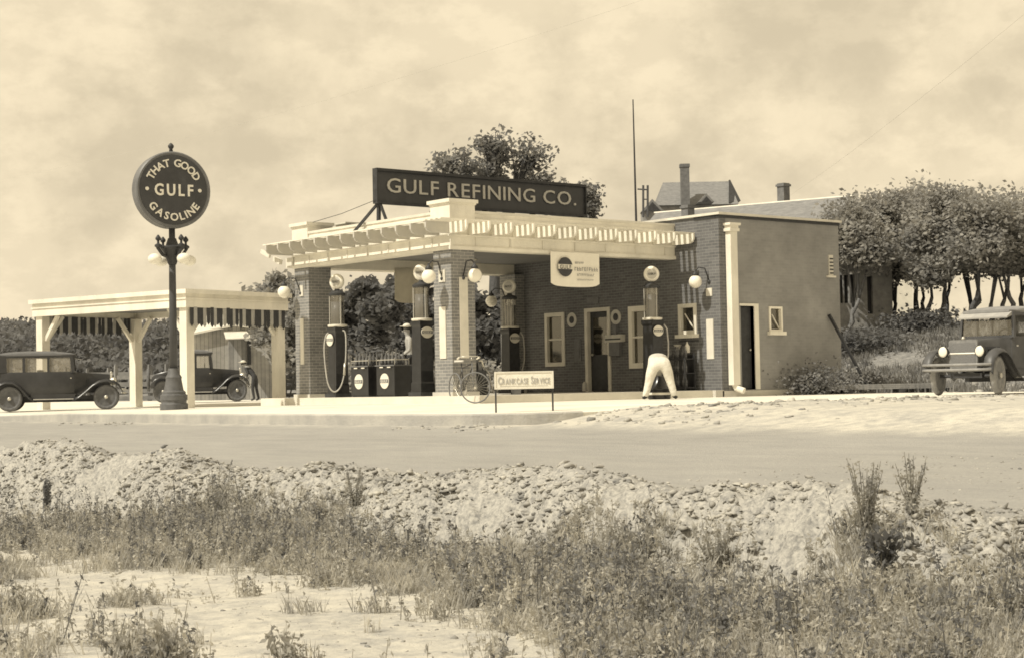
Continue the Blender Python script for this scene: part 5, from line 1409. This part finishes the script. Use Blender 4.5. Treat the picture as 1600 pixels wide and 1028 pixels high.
# ------------------------------------------------------------------ FOREGROUND: rubble, weeds
def veg_density(X, Y):
    "how thickly the weeds grow, from the plan of the lot (metres right of and beyond the standpoint)"
    t_, s_ = lateral(X, Y)
    wob = (fbm(X, Y, .7, 4, 21)-.5)
    # crossing band parallel with the spoil ridge
    dr = -13.6-X            # metres in front of the ridge
    edge0 = -.3+1.0*wob   # far edge of weeds
    far = sm(edge0-.4, edge0+.9, dr+.8*(fbm(X, Y, 2.2, 3, 71)-.5))
    near_lim = np.interp(t_, [-7, -5.5, -3.1, -1.6, -.5, .2, .8, 1.6], [2.3, 2.1, 1.35, 1.5, 1.7, 2.5, 4.5, 9.])
    near = 1-sm(near_lim-.7, near_lim+.75, dr+2.6*wob+1.1*(fbm(X, Y, 2.6, 3, 61)-.5))
    d = far*near
    # thin out in the bottom right corner
    d = d*(1-.45*sm(2.2, 3.2, t_)*(1-sm(9.5, 11.5, s_)))
    d = d*(.8+.2*sm(10, 12.5, s_))
    low_ = .32*sm(.52, .68, fbm(X, Y, 1.5, 4, 91))*(1-sm(-.2, .8, t_))*(dr > .3)
    d = np.maximum(d, low_)
    # separate clumps on the bare ground
    for (ct, cs, rt, rs_, a) in ((-3.7, 12.2, .42, .42, 1.), (-2.15, 9.85, .34, .26, .8), (-1.3, 9.7, .22, .16, .6), (-1.6, 12.3, .25, .25, .4), (-.35, 12.4, .5, .4, .4), (-.1, 11.0, .3, .2, .4), (-3.4, 15.3, .9, .5, .5), (-4.6, 14.6, .6, .5, .6), (-.2, 13.6, .8, .7, .7)):
        d = np.maximum(d, a*np.exp(-(((t_-ct)/rt)**2+((s_-cs)/rs_)**2)*1.6))
    return d
def scatter(n, smin, smax, seed):
    g_ = np.random.RandomState(seed)
    s_ = np.sqrt(g_.uniform(smin**2, smax**2, n)); t_ = g_.uniform(-.335, .335, n)*s_
    X = CP.x+H0.x*s_+H1.x*t_; Y = CP.y+H0.y*s_+H1.y*t_
    return X, Y, t_, s_
# rubble
def ico():
    ph = (1+5**.5)/2
    v = np.array([(-1,ph,0),(1,ph,0),(-1,-ph,0),(1,-ph,0),(0,-1,ph),(0,1,ph),(0,-1,-ph),(0,1,-ph),(ph,0,-1),(ph,0,1),(-ph,0,-1),(-ph,0,1)])/1.9
    f = np.array([(0,11,5),(0,5,1),(0,1,7),(0,7,10),(0,10,11),(1,5,9),(5,11,4),(11,10,2),(10,7,6),(7,1,8),(3,9,4),(3,4,2),(3,2,6),(3,6,8),(3,8,9),(4,9,5),(2,4,11),(6,2,10),(8,6,7),(9,8,1)])
    return v, f
def rocks(X, Y, size, name, m):
    v, f = ico(); n = len(X); Z = hz(X, Y)
    V = v[None]*NR.uniform(.4, 1.45, (n, 12, 1))*size[:, None, None]*np.stack([NR.uniform(.7,1.5,n), NR.uniform(.7,1.5,n), NR.uniform(.35,.8,n)], 1)[:, None, :]
    a = NR.uniform(0, 6.28, n); ca, sa = np.cos(a)[:, None], np.sin(a)[:, None]
    Vx = V[..., 0]*ca-V[..., 1]*sa; Vy = V[..., 0]*sa+V[..., 1]*ca
    V = np.stack([Vx+X[:, None], Vy+Y[:, None], V[..., 2]+Z[:, None]+.0], -1).reshape(-1, 3)
    Fc = (f[None]+(np.arange(n)*12)[:, None, None]).reshape(-1, 3)
    return tag(np_mesh(name, V, Fc, m), kind='stuff')
M_rock = mat('caliche_rubble', .34, .95, .6, 2.5, detail=5, w=.9, spec=.1)
X = NR.normal(-13.3, .7, 42000); Y = NR.uniform(-30, 0, 42000)
k = (fbm(X, Y, .9, 3, 41) > .42)&(X < -12.3+.4*fbm(X, Y, .8, 2, 3)); X = X[k]; Y = Y[k]
rocks(X, Y, .008+.034*NR.uniform(0, 1, len(X))**4, 'ridge_rubble', M_rock)
X = NR.uniform(-6.8, 5, 900); Y = -12.6+NR.normal(size=900)*1.1
rocks(X, Y, .02+.06*NR.uniform(0, 1, 900)**3, 'roadside_rubble', M_rock)
X = NR.normal(-7.3, .22, 420); Y = NR.uniform(-11, 16, 420); k = fbm(X*0, Y, .5, 2, 5) > .5
rocks(X[k], Y[k], .015+.04*NR.uniform(0, 1, int(k.sum()))**2, 'kerb_rubble', M_rock)
X = NR.uniform(12.5, 15, 160); Y = NR.uniform(-9, -2.5, 160)
rocks(X, Y, .04+.1*NR.uniform(0, 1, 160)**3, 'bank_foot_rubble', M_rock)
X, Y, t_, s_ = scatter(2500, 9, 16.5, 5); rocks(X, Y, .006+.016*NR.uniform(0, 1, 2500)**3, 'pebbles', M_rock)
# weeds: many small stalks with leaves
M_weed = mat('weed_leaves', .42, .85, .45, 3.5, detail=4, spec=.12, kind='leaf')
M_weedl = mat('dry_weed_leaves', .55, .85, .3, 4., detail=4, spec=.1, kind='leaf')
def weed_field(n, seed, hmul, name, m, leafn=12, leafs=.022, thr=.12, smin=9.0, smax=19.5, prob=1.):
    X, Y, t_, s_ = scatter(n, smin, smax, seed)
    d = veg_density(X, Y); g_ = np.random.RandomState(seed+1)
    lush = fbm(X, Y, 1.3, 4, 33)
    pat = sm(.30, .62, fbm(X, Y, 2.1, 4, 83))
    k = (g_.uniform(0, 1, n) < prob*(d*(.30+1.1*lush)*(.22+.95*pat)-thr*.7)*1.5)
    X, Y, s_, lush, d = X[k], Y[k], s_[k], lush[k], d[k]; Z = hz(X, Y); m_ = len(X)
    H_ = hmul*(.06+.26*g_.uniform(0, 1, m_)**2.4*(.4+lush)+.05*d)
    # stems
    la = g_.uniform(0, 6.28, m_); ll = g_.uniform(0, .35, m_)*H_; tx_ = X+np.cos(la)*ll; ty_ = Y+np.sin(la)*ll
    w_ = .0035+.003*g_.uniform(0, 1, m_); ax, ay = -np.sin(la+1.2)*w_, np.cos(la+1.2)*w_
    V1 = np.stack([np.stack([X-ax, Y-ay, Z-.02], 1), np.stack([X+ax, Y+ay, Z-.02], 1), np.stack([tx_+ax*.4, ty_+ay*.4, Z+H_], 1), np.stack([tx_-ax*.4, ty_-ay*.4, Z+H_], 1)], 1).reshape(-1, 3)
    u = g_.uniform(.12, 1.05, (m_, leafn)); rad = (.016+.10*(1.05-u)*H_[:, None]*1.6)*g_.uniform(.3, 1.2, (m_, leafn)); aa = g_.uniform(0, 6.28, (m_, leafn))
    Cx = X[:, None]+(tx_-X)[:, None]*u+np.cos(aa)*rad; Cy = Y[:, None]+(ty_-Y)[:, None]*u+np.sin(aa)*rad; Cz = Z[:, None]+H_[:, None]*u
    C_ = np.stack([Cx, Cy, Cz], -1).reshape(-1, 3)
    V2, Q2 = quads(C_, leafs*g_.uniform(.5, 1.4, len(C_)), 1.1, 2.4)
    V = np.concatenate([V1, V2]); Q_ = np.concatenate([np.arange(len(V1)).reshape(-1, 4), Q2+len(V1)])
    print(name, m_, 'plants', len(Q_), 'faces')
    return tag(np_mesh(name, V, Q_, m), kind='stuff')
weed_field(42000, 101, .95, 'weeds', M_weed, 15, .0155)
weed_field(22000, 202, .85, 'pale_weeds', M_weedl, 13, .015)
weed_field(9000, 303, 1.5, 'tall_weeds', mat('dark_weed_leaves', .20, .85, .4, 4., detail=4, spec=.12, kind='leaf'), 26, .017, .3)
# grass blades
X, Y, t_, s_ = scatter(95000, 9., 19., 404); d = veg_density(X, Y); k = NR.uniform(0, 1, len(X)) < d*fbm(X, Y, 1.6, 3, 51)*1.5-.12
X, Y = X[k], Y[k]
V, Q_ = tufts(X, Y, hz(X, Y), NR.uniform(.06, .20, len(X)), .007, 5, .02)
tag(np_mesh('grass', V, Q_, mat('foreground_grass', .50, .9, .4, 3., detail=4, spec=.1, kind='leaf')), kind='stuff')
# the tall single weeds one can point to
def big_weed(x, s0, h_, shoots, label, spread=.18, leafy=26, m=None, leaf=.035):
    b0 = W(gz(x, s0), s0); b0.z = gh(b0.x, b0.y)
    e = empty('tall_weed', b0, 0, label, 'weed', 'single tall weeds in the foreground')
    st = MB(); C_ = []
    for i in range(shoots):
        a = rnd.uniform(0, 6.28); r_ = spread*rnd.uniform(.3, 1); hh = h_*rnd.uniform(.6, 1)
        p0 = Vector((rnd.uniform(-.03,.03), rnd.uniform(-.03,.03), -.03)); p1_ = Vector((math.cos(a)*r_*.5, math.sin(a)*r_*.5, hh*.5)); p2 = Vector((math.cos(a)*r_, math.sin(a)*r_, hh))
        st.tube([p0, p1_, p2], [.006, .005, .002], 5)
        for j in range(leafy):
            u = rnd.uniform(.12, 1.0); q_ = (p0.lerp(p1_, u*2) if u < .5 else p1_.lerp(p2, u*2-1)); C_.append([q_.x+rnd.gauss(0,.018), q_.y+rnd.gauss(0,.018), q_.z])
    st.build('stems', M_weed, e)
    V, Q_ = quads(np.array(C_), leaf*NR.uniform(.5, 1.2, len(C_)), 1.4, 2.2); np_mesh('leaves', V, Q_, m or M_weed, e)
    return e
big_weed(1345, 12.0, .58, 22, 'tallest feathery weed in front of the rubble ridge at right', .17, 40, None, .016)
big_weed(1418, 12.1, .50, 15, 'thin feathery weed just right of the tallest one', .15, 34, None, .016)
big_weed(1105, 12.9, .38, 16, 'bushy weed before the rubble ridge, right of centre', .15, 34, None, .018)
big_weed(70, 22.0, .55, 4, 'dark pointed weed on the ridge at the left', .07, 60, M_leafd)
big_weed(550, 17.3, .45, 12, 'slender weed left of centre in front of the ridge', .13, 30, None, .02)
big_weed(400, 17.6, .4, 10, 'bushy weed at the edge of the bare ground left of centre', .15, 30, None, .022)
big_weed(255, 9.75, .32, 6, 'leafy weed at the bottom left with broad drooping leaves', .14, 18, M_weed, .035)
big_weed(430, 9.6, .24, 7, 'leafy weed at the bottom edge left of centre', .14, 18, M_weed, .032)
big_weed(195, 9.9, .26, 8, 'bushy weed at the bottom edge, left of the drooping leafy one', .2, 18, M_weed, .03)
big_weed(1370, 11.5, .38, 12, 'dark leafy weed in the thick growth at lower right', .2, 30, M_leafd)

# ------------------------------------------------------------------ CAMERA, SKY, SUN
cam = bpy.data.cameras.new('camera'); co = bpy.data.objects.new('camera', cam); COL.objects.link(co)
cam.sensor_fit = 'HORIZONTAL'; cam.sensor_width = 36; cam.lens = 36*F/1600; cam.clip_end = 4000; cam.clip_start = .1
Mx = Matrix((( RT.x, UP.x, -FW.x, CP.x), (RT.y, UP.y, -FW.y, CP.y), (RT.z, UP.z, -FW.z, CP.z), (0,0,0,1)))
co.matrix_world = Mx; scene.camera = co
EL, AZ = R(52), R(4)
sd_ = Vector((-math.cos(EL)*math.cos(AZ), math.cos(EL)*math.sin(AZ), math.sin(EL)))
sun = bpy.data.lights.new('sun', 'SUN'); sun.energy = 4.3; sun.angle = R(.6); sun.color = (1, .93, .78)
so = bpy.data.objects.new('sun', sun); COL.objects.link(so); so.rotation_euler = (-sd_).to_track_quat('-Z', 'Y').to_euler(); so.location = (-20, 0, 40)
w = bpy.data.worlds.new('World'); scene.world = w; w.use_nodes = True
N = w.node_tree.nodes; L = w.node_tree.links; bg = N['Background']
sky = N.new('ShaderNodeTexSky'); sky.sky_type = 'NISHITA'; sky.sun_disc = False; sky.sun_elevation = EL; sky.sun_rotation = math.atan2(sd_.x, sd_.y); sky.dust_density = 3.
bw = N.new('ShaderNodeRGBToBW'); L.new(sky.outputs[0], bw.inputs[0])
tc = N.new('ShaderNodeTexCoord')
def nz(sc, det, rough, st, ofs=(0,0,0)):
    mp = N.new('ShaderNodeMapping'); mp.inputs['Scale'].default_value = st; mp.inputs['Location'].default_value = ofs; L.new(tc.outputs['Generated'], mp.inputs[0])
    n = N.new('ShaderNodeTexNoise'); n.inputs['Scale'].default_value = sc; n.inputs['Detail'].default_value = det; n.inputs['Roughness'].default_value = rough; L.new(mp.outputs[0], n.inputs['Vector']); return n.outputs['Fac']
def mrw(f, a, b, c, d, smooth=True):
    r = N.new('ShaderNodeMapRange'); r.interpolation_type = 'SMOOTHSTEP' if smooth else 'LINEAR'
    for i, v in zip((1,2,3,4), (a, b, c, d)): r.inputs[i].default_value = v
    L.new(f, r.inputs[0]); return r.outputs[0]
def mth(op, a, b):
    q = N.new('ShaderNodeMath'); q.operation = op
    for i, v in enumerate((a, b)):
        if isinstance(v, (int, float)): q.inputs[i].default_value = v
        else: L.new(v, q.inputs[i])
    return q.outputs[0]
base = mrw(bw.outputs[0], 0, 14, 8.6, 9.5, False)
c1_ = mrw(nz(7.5, 7, .6, (1,1,1.1)), .38, .60, .84, 1.05)
c2_ = mrw(nz(22, 6, .6, (1,1,1.8), (3,1,2)), .42, .60, .94, 1.04)
v = mth('MULTIPLY', mth('MULTIPLY', base, c1_), c2_)
cx = N.new('ShaderNodeCombineXYZ')
L.new(v, cx.inputs[0]); L.new(mth('MULTIPLY', v, .85), cx.inputs[1]); L.new(mth('MULTIPLY', v, .595), cx.inputs[2])
L.new(cx.outputs[0], bg.inputs['Color']); bg.inputs['Strength'].default_value = .1
scene.render.engine = 'CYCLES'
scene.cycles.filter_width = 1.7
scene.cycles.transparent_max_bounces = 16
scene.view_settings.view_transform = 'Standard'; scene.view_settings.look = 'None'; scene.view_settings.exposure = 0; scene.view_settings.gamma = 1
scene.render.resolution_x = 1024; scene.render.resolution_y = 657
